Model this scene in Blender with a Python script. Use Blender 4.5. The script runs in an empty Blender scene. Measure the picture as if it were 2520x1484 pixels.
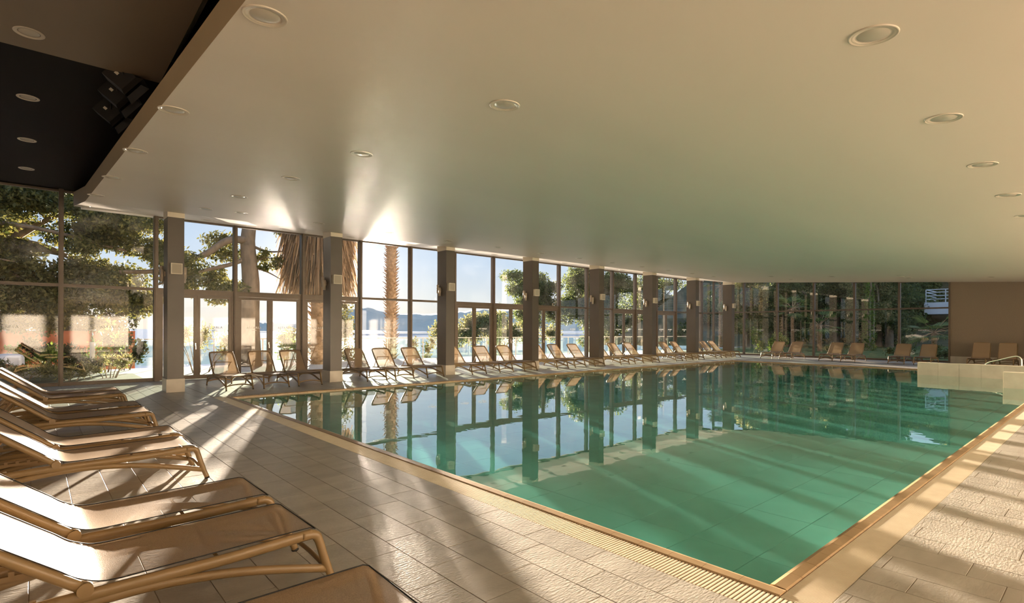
import bpy, bmesh, math, random
import numpy as np
from mathutils import Vector, Matrix
R = math.radians
sc = bpy.context.scene
COL = sc.collection

# ------------------------------------------------------------------ camera
cam_d = bpy.data.cameras.new('camera')
cam_d.sensor_width = 36.0
cam_d.lens = 1331.0 / 2520.0 * 36.0
cam_d.shift_y = 69.0 / 2520.0
cam_d.clip_end = 9000.0
cam = bpy.data.objects.new('camera', cam_d)
COL.objects.link(cam)
cam.matrix_world = (Matrix.Translation((0, 0, 1.6)) @ Matrix.Rotation(R(48.51 - 90), 4, 'Z')
                    @ Matrix.Rotation(R(90), 4, 'X') @ Matrix.Rotation(0.0035, 4, 'Z'))
sc.camera = cam

# ------------------------------------------------------------------ light
SUN_AZ = 22.8      # degrees from +Y towards +X
SUN_EL = 5.0
SKY = 0.66
w = bpy.data.worlds.new('sky')
sc.world = w
w.use_nodes = True
nt = w.node_tree
nt.nodes.clear()
SV = (math.sin(R(SUN_AZ)) * math.cos(R(SUN_EL)), math.cos(R(SUN_AZ)) * math.cos(R(SUN_EL)), math.sin(R(SUN_EL)))
# evening sky: warm pale horizon, blue above, haze glow round the sun
wtc = nt.nodes.new('ShaderNodeTexCoord')
wsep = nt.nodes.new('ShaderNodeSeparateXYZ')
nt.links.new(wtc.outputs['Generated'], wsep.inputs[0])
wr = nt.nodes.new('ShaderNodeValToRGB')
wr.color_ramp.elements[1].color = (.22, .40, .74, 1)
for pos, colr in ((0.0, (.90, .82, .72)), (.05, (.74, .80, .84)), (.12, (.56, .71, .90)), (.30, (.38, .58, .90))):
    if pos == 0.0: e = wr.color_ramp.elements[0]
    else: e = wr.color_ramp.elements.new(pos)
    e.color = (*colr, 1)
nt.links.new(wsep.outputs['Z'], wr.inputs['Fac'])
wdot = nt.nodes.new('ShaderNodeVectorMath'); wdot.operation = 'DOT_PRODUCT'
wdot.inputs[1].default_value = SV
nt.links.new(wtc.outputs['Generated'], wdot.inputs[0])
wmx = nt.nodes.new('ShaderNodeMath'); wmx.operation = 'MAXIMUM'; wmx.inputs[1].default_value = 0.0
nt.links.new(wdot.outputs['Value'], wmx.inputs[0])
prev = wr.outputs[0]
for pw_, colr in ((14.0, (.10, .075, .045)), (160.0, (.7, .55, .36)), (1500.0, (2.5, 2.0, 1.4))):
    p_ = nt.nodes.new('ShaderNodeMath'); p_.operation = 'POWER'; p_.inputs[1].default_value = pw_
    nt.links.new(wmx.outputs[0], p_.inputs[0])
    m_ = nt.nodes.new('ShaderNodeMix'); m_.data_type = 'RGBA'; m_.blend_type = 'ADD'
    m_.inputs['B'].default_value = (*colr, 1)
    nt.links.new(p_.outputs[0], m_.inputs['Factor']); nt.links.new(prev, m_.inputs['A'])
    prev = m_.outputs['Result']
bg = nt.nodes.new('ShaderNodeBackground')
bg.inputs['Strength'].default_value = SKY
wo = nt.nodes.new('ShaderNodeOutputWorld')
nt.links.new(prev, bg.inputs['Color'])
nt.links.new(bg.outputs[0], wo.inputs['Surface'])

sun_d = bpy.data.lights.new('sun', 'SUN')
sun_d.energy = 29.0
sun_d.angle = R(0.6)
sun_d.color = (1.0, 0.83, 0.67)
sun = bpy.data.objects.new('sun', sun_d)
COL.objects.link(sun)
sv = Vector((math.sin(R(SUN_AZ)) * math.cos(R(SUN_EL)), math.cos(R(SUN_AZ)) * math.cos(R(SUN_EL)), math.sin(R(SUN_EL))))
sun.rotation_euler = (-sv).to_track_quat('-Z', 'Y').to_euler()
sun.location = (15, 50, 20)

sc.view_settings.view_transform = 'Standard'
sc.view_settings.look = 'None'
sc.view_settings.gamma = 1.0
sc.view_settings.use_curve_mapping = False
sc.view_settings.exposure = 0.70
sc.cycles.max_bounces = 6
sc.cycles.diffuse_bounces = 4
sc.cycles.glossy_bounces = 3
sc.cycles.transmission_bounces = 2
sc.cycles.transparent_max_bounces = 14
sc.cycles.blur_glossy = 0.3
sc.cycles.adaptive_threshold = 0.10
sc.cycles.sample_clamp_indirect = 400.0

# ------------------------------------------------------------------ materials
M = {}
def new_mat(name):
    m = bpy.data.materials.new(name)
    m.use_nodes = True
    m.node_tree.nodes.clear()
    out = m.node_tree.nodes.new('ShaderNodeOutputMaterial')
    M[name] = m
    return m, m.node_tree.nodes, m.node_tree.links, out

def mat(name, c1, c2=None, rough=0.5, metal=0.0, scale=8.0, bump=0.0, bscale=60.0, spec=0.5,
        stretch=(1, 1, 1), objvar=0.0, coat=0.0, detail=4.0, coords='Object'):
    m, N, L, out = new_mat(name)
    p = N.new('ShaderNodeBsdfPrincipled')
    p.inputs['Roughness'].default_value = rough
    p.inputs['Metallic'].default_value = metal
    p.inputs['Specular IOR Level'].default_value = spec
    p.inputs['Coat Weight'].default_value = coat
    p.inputs['Coat Roughness'].default_value = 0.2
    tc = N.new('ShaderNodeTexCoord')
    if coords == 'World':
        g = N.new('ShaderNodeNewGeometry'); src = g.outputs['Position']
    else:
        src = tc.outputs[coords]
    mp = N.new('ShaderNodeMapping')
    mp.inputs['Scale'].default_value = stretch
    L.new(src, mp.inputs['Vector'])
    nz = N.new('ShaderNodeTexNoise')
    nz.inputs['Scale'].default_value = scale
    nz.inputs['Detail'].default_value = detail
    L.new(mp.outputs[0], nz.inputs['Vector'])
    ramp = N.new('ShaderNodeValToRGB')
    ramp.color_ramp.elements[0].position = 0.3
    ramp.color_ramp.elements[1].position = 0.7
    ramp.color_ramp.elements[0].color = (*c1, 1)
    ramp.color_ramp.elements[1].color = (*(c2 or c1), 1)
    L.new(nz.outputs['Fac'], ramp.inputs['Fac'])
    colsock = ramp.outputs[0]
    if objvar:
        oi = N.new('ShaderNodeObjectInfo')
        mr = N.new('ShaderNodeMapRange')
        mr.inputs['To Min'].default_value = 1 - objvar
        mr.inputs['To Max'].default_value = 1 + objvar
        L.new(oi.outputs['Random'], mr.inputs['Value'])
        hs = N.new('ShaderNodeHueSaturation')
        L.new(mr.outputs[0], hs.inputs['Value'])
        L.new(colsock, hs.inputs['Color'])
        colsock = hs.outputs[0]
    L.new(colsock, p.inputs['Base Color'])
    if bump:
        b = N.new('ShaderNodeBump')
        b.inputs['Strength'].default_value = bump
        b.inputs['Distance'].default_value = 0.01
        n2 = N.new('ShaderNodeTexNoise')
        n2.inputs['Scale'].default_value = bscale
        n2.inputs['Detail'].default_value = 6
        L.new(mp.outputs[0], n2.inputs['Vector'])
        L.new(n2.outputs['Fac'], b.inputs['Height'])
        L.new(b.outputs[0], p.inputs['Normal'])
    L.new(p.outputs[0], out.inputs['Surface'])
    return m

def glass_mat(name, tint, f0, rough=0.0, bump=0.0, bscale=3.0, dirt=0.0, power=5.0):
    """thin clear sheet: tinted see-through plus a Schlick reflection"""
    m, N, L, out = new_mat(name)
    lw = N.new('ShaderNodeLayerWeight'); lw.inputs['Blend'].default_value = 0.5
    pw = N.new('ShaderNodeMath'); pw.operation = 'POWER'; pw.inputs[1].default_value = power
    L.new(lw.outputs['Facing'], pw.inputs[0])
    ma = N.new('ShaderNodeMath'); ma.operation = 'MULTIPLY_ADD'
    ma.inputs[1].default_value = 1 - f0; ma.inputs[2].default_value = f0
    L.new(pw.outputs[0], ma.inputs[0])
    tr = N.new('ShaderNodeBsdfTransparent'); tr.inputs['Color'].default_value = (*tint, 1)
    gl = N.new('ShaderNodeBsdfGlossy'); gl.inputs['Roughness'].default_value = rough
    gl.inputs['Color'].default_value = (1, 1, 1, 1)
    base = tr.outputs[0]
    if dirt:
        g = N.new('ShaderNodeNewGeometry')
        nz = N.new('ShaderNodeTexNoise'); nz.inputs['Scale'].default_value = 1.3; nz.inputs['Detail'].default_value = 8
        L.new(g.outputs['Position'], nz.inputs['Vector'])
        rp = N.new('ShaderNodeMapRange'); rp.inputs['From Min'].default_value = 0.45; rp.inputs['From Max'].default_value = 0.8
        rp.inputs['To Max'].default_value = dirt
        L.new(nz.outputs['Fac'], rp.inputs['Value'])
        df = N.new('ShaderNodeBsdfTranslucent'); df.inputs['Color'].default_value = (0.8, 0.76, 0.7, 1)
        mx0 = N.new('ShaderNodeMixShader')
        L.new(rp.outputs[0], mx0.inputs[0]); L.new(tr.outputs[0], mx0.inputs[1]); L.new(df.outputs[0], mx0.inputs[2])
        base = mx0.outputs[0]
    mx = N.new('ShaderNodeMixShader')
    L.new(ma.outputs[0], mx.inputs[0]); L.new(base, mx.inputs[1]); L.new(gl.outputs[0], mx.inputs[2])
    if bump:
        g = N.new('ShaderNodeNewGeometry')
        nz = N.new('ShaderNodeTexNoise'); nz.inputs['Scale'].default_value = bscale; nz.inputs['Detail'].default_value = 2
        L.new(g.outputs['Position'], nz.inputs['Vector'])
        b = N.new('ShaderNodeBump'); b.inputs['Strength'].default_value = bump; b.inputs['Distance'].default_value = 0.02
        L.new(nz.outputs['Fac'], b.inputs['Height'])
        L.new(b.outputs[0], gl.inputs['Normal'])
    L.new(mx.outputs[0], out.inputs['Surface'])
    return m

def leaf_mat(name, ca, cb, trans=0.35):
    m, N, L, out = new_mat(name)
    at = N.new('ShaderNodeAttribute'); at.attribute_name = 'rnd'
    rp = N.new('ShaderNodeValToRGB')
    rp.color_ramp.elements[0].color = (*ca, 1); rp.color_ramp.elements[1].color = (*cb, 1)
    L.new(at.outputs['Fac'], rp.inputs['Fac'])
    d = N.new('ShaderNodeBsdfPrincipled'); d.inputs['Roughness'].default_value = 0.55
    d.inputs['Specular IOR Level'].default_value = 0.3
    L.new(rp.outputs[0], d.inputs['Base Color'])
    t = N.new('ShaderNodeBsdfTranslucent'); L.new(rp.outputs[0], t.inputs['Color'])
    mx = N.new('ShaderNodeMixShader'); mx.inputs[0].default_value = trans
    L.new(d.outputs[0], mx.inputs[1]); L.new(t.outputs[0], mx.inputs[2])
    L.new(mx.outputs[0], out.inputs['Surface'])
    return m

def mesh_fabric(name, c, see=0.25):
    m, N, L, out = new_mat(name)
    tc = N.new('ShaderNodeTexCoord')
    nz = N.new('ShaderNodeTexNoise'); nz.inputs['Scale'].default_value = 260; nz.inputs['Detail'].default_value = 3
    L.new(tc.outputs['Object'], nz.inputs['Vector'])
    rp = N.new('ShaderNodeValToRGB')
    rp.color_ramp.elements[0].position = 0.3; rp.color_ramp.elements[1].position = 0.7
    rp.color_ramp.elements[0].color = (c[0] * .7, c[1] * .68, c[2] * .66, 1)
    rp.color_ramp.elements[1].color = (c[0] * 1.25, c[1] * 1.25, c[2] * 1.25, 1)
    L.new(nz.outputs['Fac'], rp.inputs['Fac'])
    p = N.new('ShaderNodeBsdfPrincipled'); p.inputs['Roughness'].default_value = 0.42
    p.inputs['Specular IOR Level'].default_value = 0.25
    b = N.new('ShaderNodeBump'); b.inputs['Strength'].default_value = 0.5; b.inputs['Distance'].default_value = 0.004
    L.new(nz.outputs['Fac'], b.inputs['Height']); L.new(b.outputs[0], p.inputs['Normal'])
    L.new(rp.outputs[0], p.inputs['Base Color'])
    tl = N.new('ShaderNodeBsdfTranslucent'); L.new(rp.outputs[0], tl.inputs['Color'])
    m1 = N.new('ShaderNodeMixShader'); m1.inputs[0].default_value = 0.12
    L.new(p.outputs[0], m1.inputs[1]); L.new(tl.outputs[0], m1.inputs[2])
    tr = N.new('ShaderNodeBsdfTransparent')
    m2 = N.new('ShaderNodeMixShader'); m2.inputs[0].default_value = see
    L.new(m1.outputs[0], m2.inputs[1]); L.new(tr.outputs[0], m2.inputs[2])
    L.new(m2.outputs[0], out.inputs['Surface'])
    return m

mat('deck_tile', (.40, .365, .31), (.53, .49, .425), rough=.36, scale=2.2, bump=.32, bscale=26, stretch=(1, 2.4, 1), objvar=.07, coords='World', detail=7)
mat('grout', (.27, .22, .16), (.33, .27, .20), rough=.8, coords='World')
mat('pool_tile', (.62, .68, .68), (.74, .79, .79), rough=.5, scale=2, bump=.2, bscale=10, objvar=.05, coords='World')
mat('pool_side', (.45, .47, .41), (.55, .56, .49), rough=.5, coords='World')
mat('coping_ceramic', (.40, .27, .14), (.52, .36, .20), rough=.35, scale=14, stretch=(.3, .3, 1), coords='World')
mat('grate_plastic', (.80, .70, .53), (.86, .77, .60), rough=.45, coords='World')
mat('channel_dark', (.10, .08, .055), rough=.8, coords='World')
mat('ceiling_plaster', (.71, .63, .54), (.75, .665, .57), rough=.44, scale=.5, spec=.40, bump=.04, bscale=2.5, stretch=(.25, 1.5, 1), coords='World')
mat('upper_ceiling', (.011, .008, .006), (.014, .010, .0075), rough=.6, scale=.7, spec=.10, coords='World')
mat('lower_soffit', (.20, .15, .10), (.22, .165, .11), rough=.5, scale=.7, coords='World')
mat('fascia_plaster', (.45, .35, .215), (.49, .385, .235), rough=.5, scale=1, coords='World')
mat('wall_plaster', (.86, .80, .71), (.89, .83, .74), rough=.6, scale=1, coords='World')
mat('brown_wall', (.25, .195, .135), (.28, .22, .155), rough=.6, scale=30, bump=.15, bscale=200, coords='World')
mat('base_tile', (.56, .50, .41), (.66, .60, .50), rough=.4, scale=3, coords='World')
mat('column_paint', (.115, .098, .077), (.13, .11, .088), rough=.38, scale=2, spec=.5, coords='World')
mat('column_cap', (.74, .66, .53), rough=.5, coords='World')
mat('frame_metal', (.15, .118, .088), (.17, .135, .10), rough=.4, metal=.25, coords='World')
mat('gasket', (.02, .02, .02), rough=.6)
mat('steel', (.72, .68, .60), rough=.22, metal=1.0)
mat('white_plastic', (.74, .68, .56), rough=.45)
mat('speaker_grille', (.42, .37, .29), (.50, .45, .36), rough=.7, scale=300)
mat('sconce_metal', (.55, .46, .36), rough=.4, metal=.3)
mat('lamp_ring', (.62, .55, .45), rough=.35)
mat('lamp_diffuser', (.52, .47, .39), rough=.25)
mat('black_metal', (.012, .011, .010), rough=.5)
mat('lounger_resin', (.255, .165, .072), (.285, .185, .082), rough=.36, scale=4, spec=.5)
mat('rubber_black', (.012, .011, .010), rough=.6)
mesh_fabric('lounger_mesh', (.48, .345, .215))
glass_mat('window_glass', (.99, .99, .98), .034, dirt=.005)
glass_mat('balustrade_glass', (.86, .95, .91), .045)
glass_mat('water', (.44, .875, .80), .022, bump=.045, bscale=2.6, power=4.0)
mat('letter_white', (.95, .93, .88), rough=.6)
mat('terrace_paving', (.42, .41, .40), (.50, .49, .475), rough=.95, spec=.1, scale=3, coords='World')
mat('soil', (.10, .085, .05), (.16, .14, .07), spec=.05, rough=1, scale=.8, coords='World')
mat('lawn', (.10, .13, .045), (.17, .19, .07), spec=.05, rough=1, scale=1.5, coords='World')
mat('sea', (.13, .20, .32), (.19, .27, .40), rough=.20, scale=.08, bump=.05, bscale=.5, stretch=(.4, 1, 1), coords='World', spec=.22)
mat('hill', (.66, .60, .48), (.80, .72, .59), rough=1, scale=.02, coords='World', detail=8)  # lightened tone, distance haze is put into the hill colour
mat('bark', (.16, .115, .075), (.27, .20, .13), rough=.9, scale=7, bump=.7, bscale=12, stretch=(1, 1, .4))
mat('palm_bark', (.25, .155, .08), (.42, .27, .15), rough=.9, scale=9, bump=.6, bscale=14)
mat('red_render', (.52, .13, .07), (.60, .18, .10), rough=.8, scale=2, coords='World')
mat('terracotta', (.65, .24, .08), rough=.8)
mat('white_cloth', (.82, .82, .88), rough=.9, scale=6, bump=.4, bscale=10)
mat('white_concrete', (.78, .79, .82), rough=.7)
mat('grey_render', (.33, .32, .30), rough=.8)
mat('dry_frond', (.42, .26, .13), (.60, .40, .22), rough=.8, scale=12)
leaf_mat('leaf_oak', (.045, .06, .014), (.20, .18, .045))
leaf_mat('leaf_dark', (.05, .08, .025), (.19, .22, .065), .45)
leaf_mat('leaf_bright', (.07, .14, .02), (.28, .36, .06), .45)
leaf_mat('leaf_olive', (.13, .14, .045), (.36, .33, .13), .45)
leaf_mat('leaf_shade', (.018, .028, .009), (.075, .085, .026), .18)
leaf_mat('leaf_dry', (.16, .10, .05), (.50, .33, .18), .3)
leaf_mat('leaf_palm', (.06, .10, .02), (.28, .32, .08), .4)

# ------------------------------------------------------------------ object helpers
def link(o, parent=None):
    COL.objects.link(o)
    if parent is not None:
        o.parent = parent
    return o

def tag(o, label=None, cat=None, group=None, kind=None):
    if label: o['label'] = label
    if cat: o['category'] = cat
    if group: o['group'] = group
    if kind: o['kind'] = kind
    return o

def empty(name, loc=(0, 0, 0), rz=0.0, label=None, cat=None, group=None, kind=None):
    o = bpy.data.objects.new(name, None)
    o.empty_display_size = 0.1
    o.location = loc
    o.rotation_euler = (0, 0, rz)
    link(o)
    return tag(o, label, cat, group, kind)

def mesh_obj(name, me, parent=None):
    return link(bpy.data.objects.new(name, me), parent)

class MB:
    def __init__(self):
        self.v = []; self.f = []; self.sm = []
    def add(self, vs, fs, smooth=False):
        n = len(self.v)
        self.v += [tuple(p) for p in vs]
        self.f += [tuple(i + n for i in q) for q in fs]
        self.sm += [smooth] * len(fs)
        return self
    def box(self, a, b):
        x0, y0, z0 = a; x1, y1, z1 = b
        vs = [(x0, y0, z0), (x1, y0, z0), (x1, y1, z0), (x0, y1, z0), (x0, y0, z1), (x1, y0, z1), (x1, y1, z1), (x0, y1, z1)]
        return self.add(vs, [(0, 3, 2, 1), (4, 5, 6, 7), (0, 1, 5, 4), (1, 2, 6, 5), (2, 3, 7, 6), (3, 0, 4, 7)])
    def bbox(self, a, b, c=.004):
        """box with chamfered top edges"""
        x0, y0, z0 = a; x1, y1, z1 = b
        vs = [(x0, y0, z0), (x1, y0, z0), (x1, y1, z0), (x0, y1, z0),
              (x0, y0, z1 - c), (x1, y0, z1 - c), (x1, y1, z1 - c), (x0, y1, z1 - c),
              (x0 + c, y0 + c, z1), (x1 - c, y0 + c, z1), (x1 - c, y1 - c, z1), (x0 + c, y1 - c, z1)]
        return self.add(vs, [(0, 3, 2, 1), (8, 9, 10, 11), (0, 1, 5, 4), (1, 2, 6, 5), (2, 3, 7, 6), (3, 0, 4, 7),
                             (4, 5, 9, 8), (5, 6, 10, 9), (6, 7, 11, 10), (7, 4, 8, 11)])
    def tube(self, path, r, n=8, ratio=1.0, side=None, cap=True):
        """sweep an ellipse; r may be a list; ratio = height/width; side = fixed sideways axis"""
        P = [Vector(p) for p in path]
        rs = r if isinstance(r, (list, tuple)) else [r] * len(P)
        vs = []; prev = None
        for i, p in enumerate(P):
            t = (P[min(i + 1, len(P) - 1)] - P[max(i - 1, 0)]).normalized()
            if side is not None:
                s = Vector(side); s = (s - t * s.dot(t)).normalized()
            else:
                if prev is None:
                    ref = Vector((0, 0, 1)) if abs(t.z) < .9 else Vector((1, 0, 0))
                    s = t.cross(ref).normalized()
                else:
                    s = (prev - t * prev.dot(t)).normalized()
                prev = s
            u = s.cross(t).normalized()
            for k in range(n):
                a = 2 * math.pi * k / n
                vs.append(p + s * (math.cos(a) * rs[i]) + u * (math.sin(a) * rs[i] * ratio))
        fs = []
        for i in range(len(P) - 1):
            for k in range(n):
                k2 = (k + 1) % n
                fs.append((i * n + k, i * n + k2, (i + 1) * n + k2, (i + 1) * n + k))
        self.add(vs, fs, True)
        if cap:
            b = len(self.v) - len(vs)
            self.f.append(tuple(b + k for k in range(n))[::-1]); self.sm.append(False)
            self.f.append(tuple(b + (len(P) - 1) * n + k for k in range(n))); self.sm.append(False)
        return self
    def lathe(self, prof, n=24, c=(0, 0)):
        vs = []; fs = []
        for (r, z) in prof:
            for k in range(n):
                a = 2 * math.pi * k / n
                vs.append((c[0] + r * math.cos(a), c[1] + r * math.sin(a), z))
        for i in range(len(prof) - 1):
            for k in range(n):
                k2 = (k + 1) % n
                fs.append((i * n + k, i * n + k2, (i + 1) * n + k2, (i + 1) * n + k))
        return self.add(vs, fs, True)
    def mesh(self, name, m):
        me = bpy.data.meshes.new(name)
        me.from_pydata(self.v, [], self.f)
        me.polygons.foreach_set('use_smooth', self.sm)
        me.materials.append(M[m])
        me.update()
        return me
    def obj(self, name, m, parent=None):
        return mesh_obj(name, self.mesh(name, m), parent)

def arc(pts, n=8):
    """Catmull-Rom through the points"""
    P = [Vector(p) for p in pts]
    P = [P[0] * 2 - P[1]] + P + [P[-1] * 2 - P[-2]]
    out = []
    for i in range(1, len(P) - 2):
        for k in range(n):
            t = k / n
            a, b, c, d = P[i - 1], P[i], P[i + 1], P[i + 2]
            out.append(.5 * ((2 * b) + (c - a) * t + (2 * a - 5 * b + 4 * c - d) * t * t + (3 * b - a - 3 * c + d) * t ** 3))
    out.append(P[-2])
    return out

ORD = ['first', 'second', 'third', 'fourth', 'fifth', 'sixth', 'seventh', 'eighth', 'ninth', 'tenth', 'eleventh', 'twelfth',
       'thirteenth', 'fourteenth', 'fifteenth', 'sixteenth', 'seventeenth', 'eighteenth', 'nineteenth', 'twentieth', 'twenty-first',
       'twenty-second', 'twenty-third', 'twenty-fourth']

# ------------------------------------------------------------------ room measures
WA = 19.43          # glazed wall along X (sea side)
WB = 34.70          # glazed end wall along Y
YB = -6.5           # back wall
XL = -9.0           # left wall
PX0, PX1, PY0, PY1 = 3.48, 27.85, 1.48, 13.80     # water edges
WATER_Z = -0.035
POOL_Z = -0.36
def cz(X, Y):
    z = 4.5 - .06 * (15.75 - Y) if Y < 15.75 else 4.5 + .136 * (Y - 15.75)
    return z + max(0.0, X - 31.84) * .1
def fx(Y): return 1.11 - .015 * Y

# ------------------------------------------------------------------ floor, pool
floor = MB()
def slab(x0, y0, x1, y1): floor.box((x0, y0, -.30), (x1, y1, -.0035))
slab(XL, YB, 3.12, WA); slab(3.12, YB, WB, 1.13); slab(3.12, 14.02, WB, WA); slab(28.1, 1.13, WB, 14.02)
floor = floor.obj('floor', 'grout'); tag(floor, kind='structure')

TW, TL = .2868, .60
rng = random.Random(4)
def tile_cells():
    cells = []
    i0 = int((XL - 1.99) / TW) - 1; i1 = int((WB - 1.99) / TW) + 1
    for i in range(i0, i1 + 1):
        x0 = 1.99 + i * TW
        off = .08 + (i % 3) * .2
        for j in range(-8, 36):
            y0 = off + j * TL
            cells.append((x0, y0, x0 + TW, y0 + TL))
    return cells
REG = [(XL, YB, 3.12, WA), (3.12, YB, WB, 1.13), (3.12, 14.02, WB, WA), (28.1, 1.13, WB, 14.02)]
G = .0022
near = []; far = MB()
for (x0, y0, x1, y1) in tile_cells():
    for (a, b, c, d) in REG:
        u0, v0, u1, v1 = max(x0, a), max(y0, b), min(x1, c), min(y1, d)
        if u1 - u0 < .03 or v1 - v0 < .03: continue
        cx, cy = (u0 + u1) / 2, (v0 + v1) / 2
        # inside the picture and on the near deck
        dpt = cx * .6626 + cy * .749; rgt = cx * .749 - cy * .6626
        vis = dpt > 2.2 and -1.0 < rgt / dpt < 1.0 and 1.6 / dpt < .56
        near.append((dpt if vis else 99 + dpt, u0 + G, v0 + G, u1 - G, v1 - G))
near.sort()
tile_cache = {}
def tile_obj(dat, z, th, m, parent, name='tile'):
    _, u0, v0, u1, v1 = dat
    key = (round(u1 - u0, 3), round(v1 - v0, 3), m)
    if key not in tile_cache:
        tile_cache[key] = MB().bbox((-(u1 - u0) / 2, -(v1 - v0) / 2, -th), ((u1 - u0) / 2, (v1 - v0) / 2, 0), .0015).mesh(name, m)
    o = mesh_obj(name, tile_cache[key], parent)
    o.location = ((u0 + u1) / 2, (v0 + v1) / 2, z + rng.uniform(-.0006, .0006))
    return o
for dat in near[:300]: tile_obj(dat, 0.0, .011, 'deck_tile', floor)
for (_, u0, v0, u1, v1) in near[300:]: far.bbox((u0, v0, -.011), (u1, v1, 0), .0025)
o = far.obj('tile_field', 'deck_tile', floor); tag(o, kind='stuff')

pool = empty('swimming_pool', (0, 0, 0), label='long rectangular swimming pool with stone tile floor and ceramic rim', cat='swimming pool')
b = MB()
b.box((PX0 - .25, PY0 - .25, POOL_Z - .25), (PX1 + .25, PY1 + .25, POOL_Z - .012))
for (a, c) in [((PX0 - .12, PY0 - .12, POOL_Z), (PX0, PY1 + .12, -.06)), ((PX1, PY0 - .12, POOL_Z), (PX1 + .12, PY1 + .12, -.06)),
               ((PX0, PY0 - .12, POOL_Z), (PX1, PY0, -.06)), ((PX0, PY1, POOL_Z), (PX1, PY1 + .12, -.06))]:
    b.box(a, c)
b.obj('basin', 'pool_side', pool)
cells = []
nx, ny = 20, 20
for i in range(nx):
    for j in range(ny):
        w_, h_ = (PX1 - PX0) / nx, (PY1 - PY0) / ny
        u0 = PX0 + i * w_; v0 = PY0 + j * h_
        cells.append((u0 * .6626 + v0 * .749, u0 + .003, v0 + .003, u0 + w_ - .003, v0 + h_ - .003))
cells.sort()
for dat in cells[:300]: tile_obj(dat, POOL_Z, .012, 'pool_tile', pool, 'floor_tile')
b = MB()
for (_, u0, v0, u1, v1) in cells[300:]: b.bbox((u0, v0, POOL_Z - .012), (u1, v1, POOL_Z), .0025)
tag(b.obj('floor_tile_field', 'pool_tile', pool), kind='stuff')

# ceramic rim pieces, 0.25 m each
def coping_piece(cx, cy, L_, along_y):
    key = ('cop', round(L_, 3), along_y)
    if key not in tile_cache:
        prof = [(-.055, -.06), (-.055, -.004), (-.045, .004), (.02, .008), (.045, .002), (.055, -.012), (.055, -.06)]
        mb = MB(); n = len(prof)
        vs = []
        for s in (-L_ / 2 + .0012, L_ / 2 - .0012):
            for (p, z) in prof: vs.append((p, s, z) if along_y else (s, p, z))
        fs = [(k, (k + 1) % n, n + (k + 1) % n, n + k) for k in range(n)] + [tuple(range(n))[::-1], tuple(range(n, 2 * n))]
        tile_cache[key] = mb.add(vs, fs).mesh('rim_tile', 'coping_ceramic')
    o = mesh_obj('rim_tile', tile_cache[key], pool); o.location = (cx, cy, 0)
    return o
ny_ = 49; L_ = (PY1 - PY0 + .22) / ny_
for k in range(ny_):
    y = PY0 - .11 + (k + .5) * L_
    coping_piece(PX0 - .055, y, L_, True)
    o = coping_piece(PX1 + .055, y, L_, True); o.rotation_euler = (0, 0, math.pi)
nx_ = 97; L_ = (PX1 - PX0) / nx_
for k in range(nx_):
    x = PX0 + (k + .5) * L_
    coping_piece(x, PY0 - .055, L_, False)
    o = coping_piece(x, PY1 + .055, L_, False); o.rotation_euler = (0, 0, math.pi)

# overflow gratings in their channels
def grating(name, label, x0, y0, x1, y1, along_y, pitch, wslat, single):
    r = empty(name, ((x0 + x1) / 2, (y0 + y1) / 2, 0), label=label, cat='grating')
    ox, oy = r.location.x, r.location.y
    MB().box((x0 - ox, y0 - oy, -.07), (x1 - ox, y1 - oy, -.045)).obj('channel', 'channel_dark', r)
    n = int((y1 - y0) / pitch) if along_y else int((x1 - x0) / pitch)
    hw = (x1 - x0) / 2 - .004 if along_y else (y1 - y0) / 2 - .004
    sm = MB().bbox((-hw, -wslat / 2, -.03), (hw, wslat / 2, -.002), .003) if along_y else MB().bbox((-wslat / 2, -hw, -.03), (wslat / 2, hw, -.002), .003)
    me = sm.mesh('slat', 'grate_plastic')
    rest = MB()
    for k in range(n):
        p = (k + .5) * pitch
        if k < single:
            s = mesh_obj('slat', me, r)
            s.location = (0, y0 + p - oy, 0) if along_y else (x0 + p - ox, 0, 0)
        else:
            if along_y: rest.box((-hw, y0 + p - oy - wslat / 2, -.03), (hw, y0 + p - oy + wslat / 2, -.002))
            else: rest.box((x0 + p - ox - wslat / 2, -hw, -.03), (x0 + p - ox + wslat / 2, hw, -.002))
    if rest.v: tag(rest.obj('slat_run', 'grate_plastic', r), kind='stuff')
    # thin bearer bars
    bb = MB()
    for q in (-.6, .6):
        if along_y: bb.box((q * hw - .004, y0 - oy, -.045), (q * hw + .004, y1 - oy, -.03))
        else: bb.box((x0 - ox, q * hw - .004, -.045), (x1 - ox, q * hw + .004, -.03))
    bb.obj('bearer', 'grate_plastic', r)
    return r
grating('overflow_grating', 'cream slatted overflow grating beside the nearest loungers', 3.12, 1.13, 3.37, 14.02, True, .0262, .0165, 300)
grating('ribbed_grating', 'cream fine-ribbed grating strip along the right pool edge', 3.37, 1.13, 28.1, 1.37, False, .0165, .0120, 300)
grating('overflow_grating', 'cream overflow grating on the far pool edge below the window loungers', 3.37, 13.91, 28.1, 14.02, False, .05, .032, 0)
grating('overflow_grating', 'cream overflow grating across the far end of the pool', 27.96, 1.37, 28.1, 13.91, True, .05, .032, 0)

wtr = MB().add([(PX0, PY0, WATER_Z), (PX1, PY0, WATER_Z), (PX1, PY1, WATER_Z), (PX0, PY1, WATER_Z)], [(0, 1, 2, 3)]).obj('pool_water', 'water')
tag(wtr, 'clear green pool water with window reflections', 'water', kind='stuff')

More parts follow.
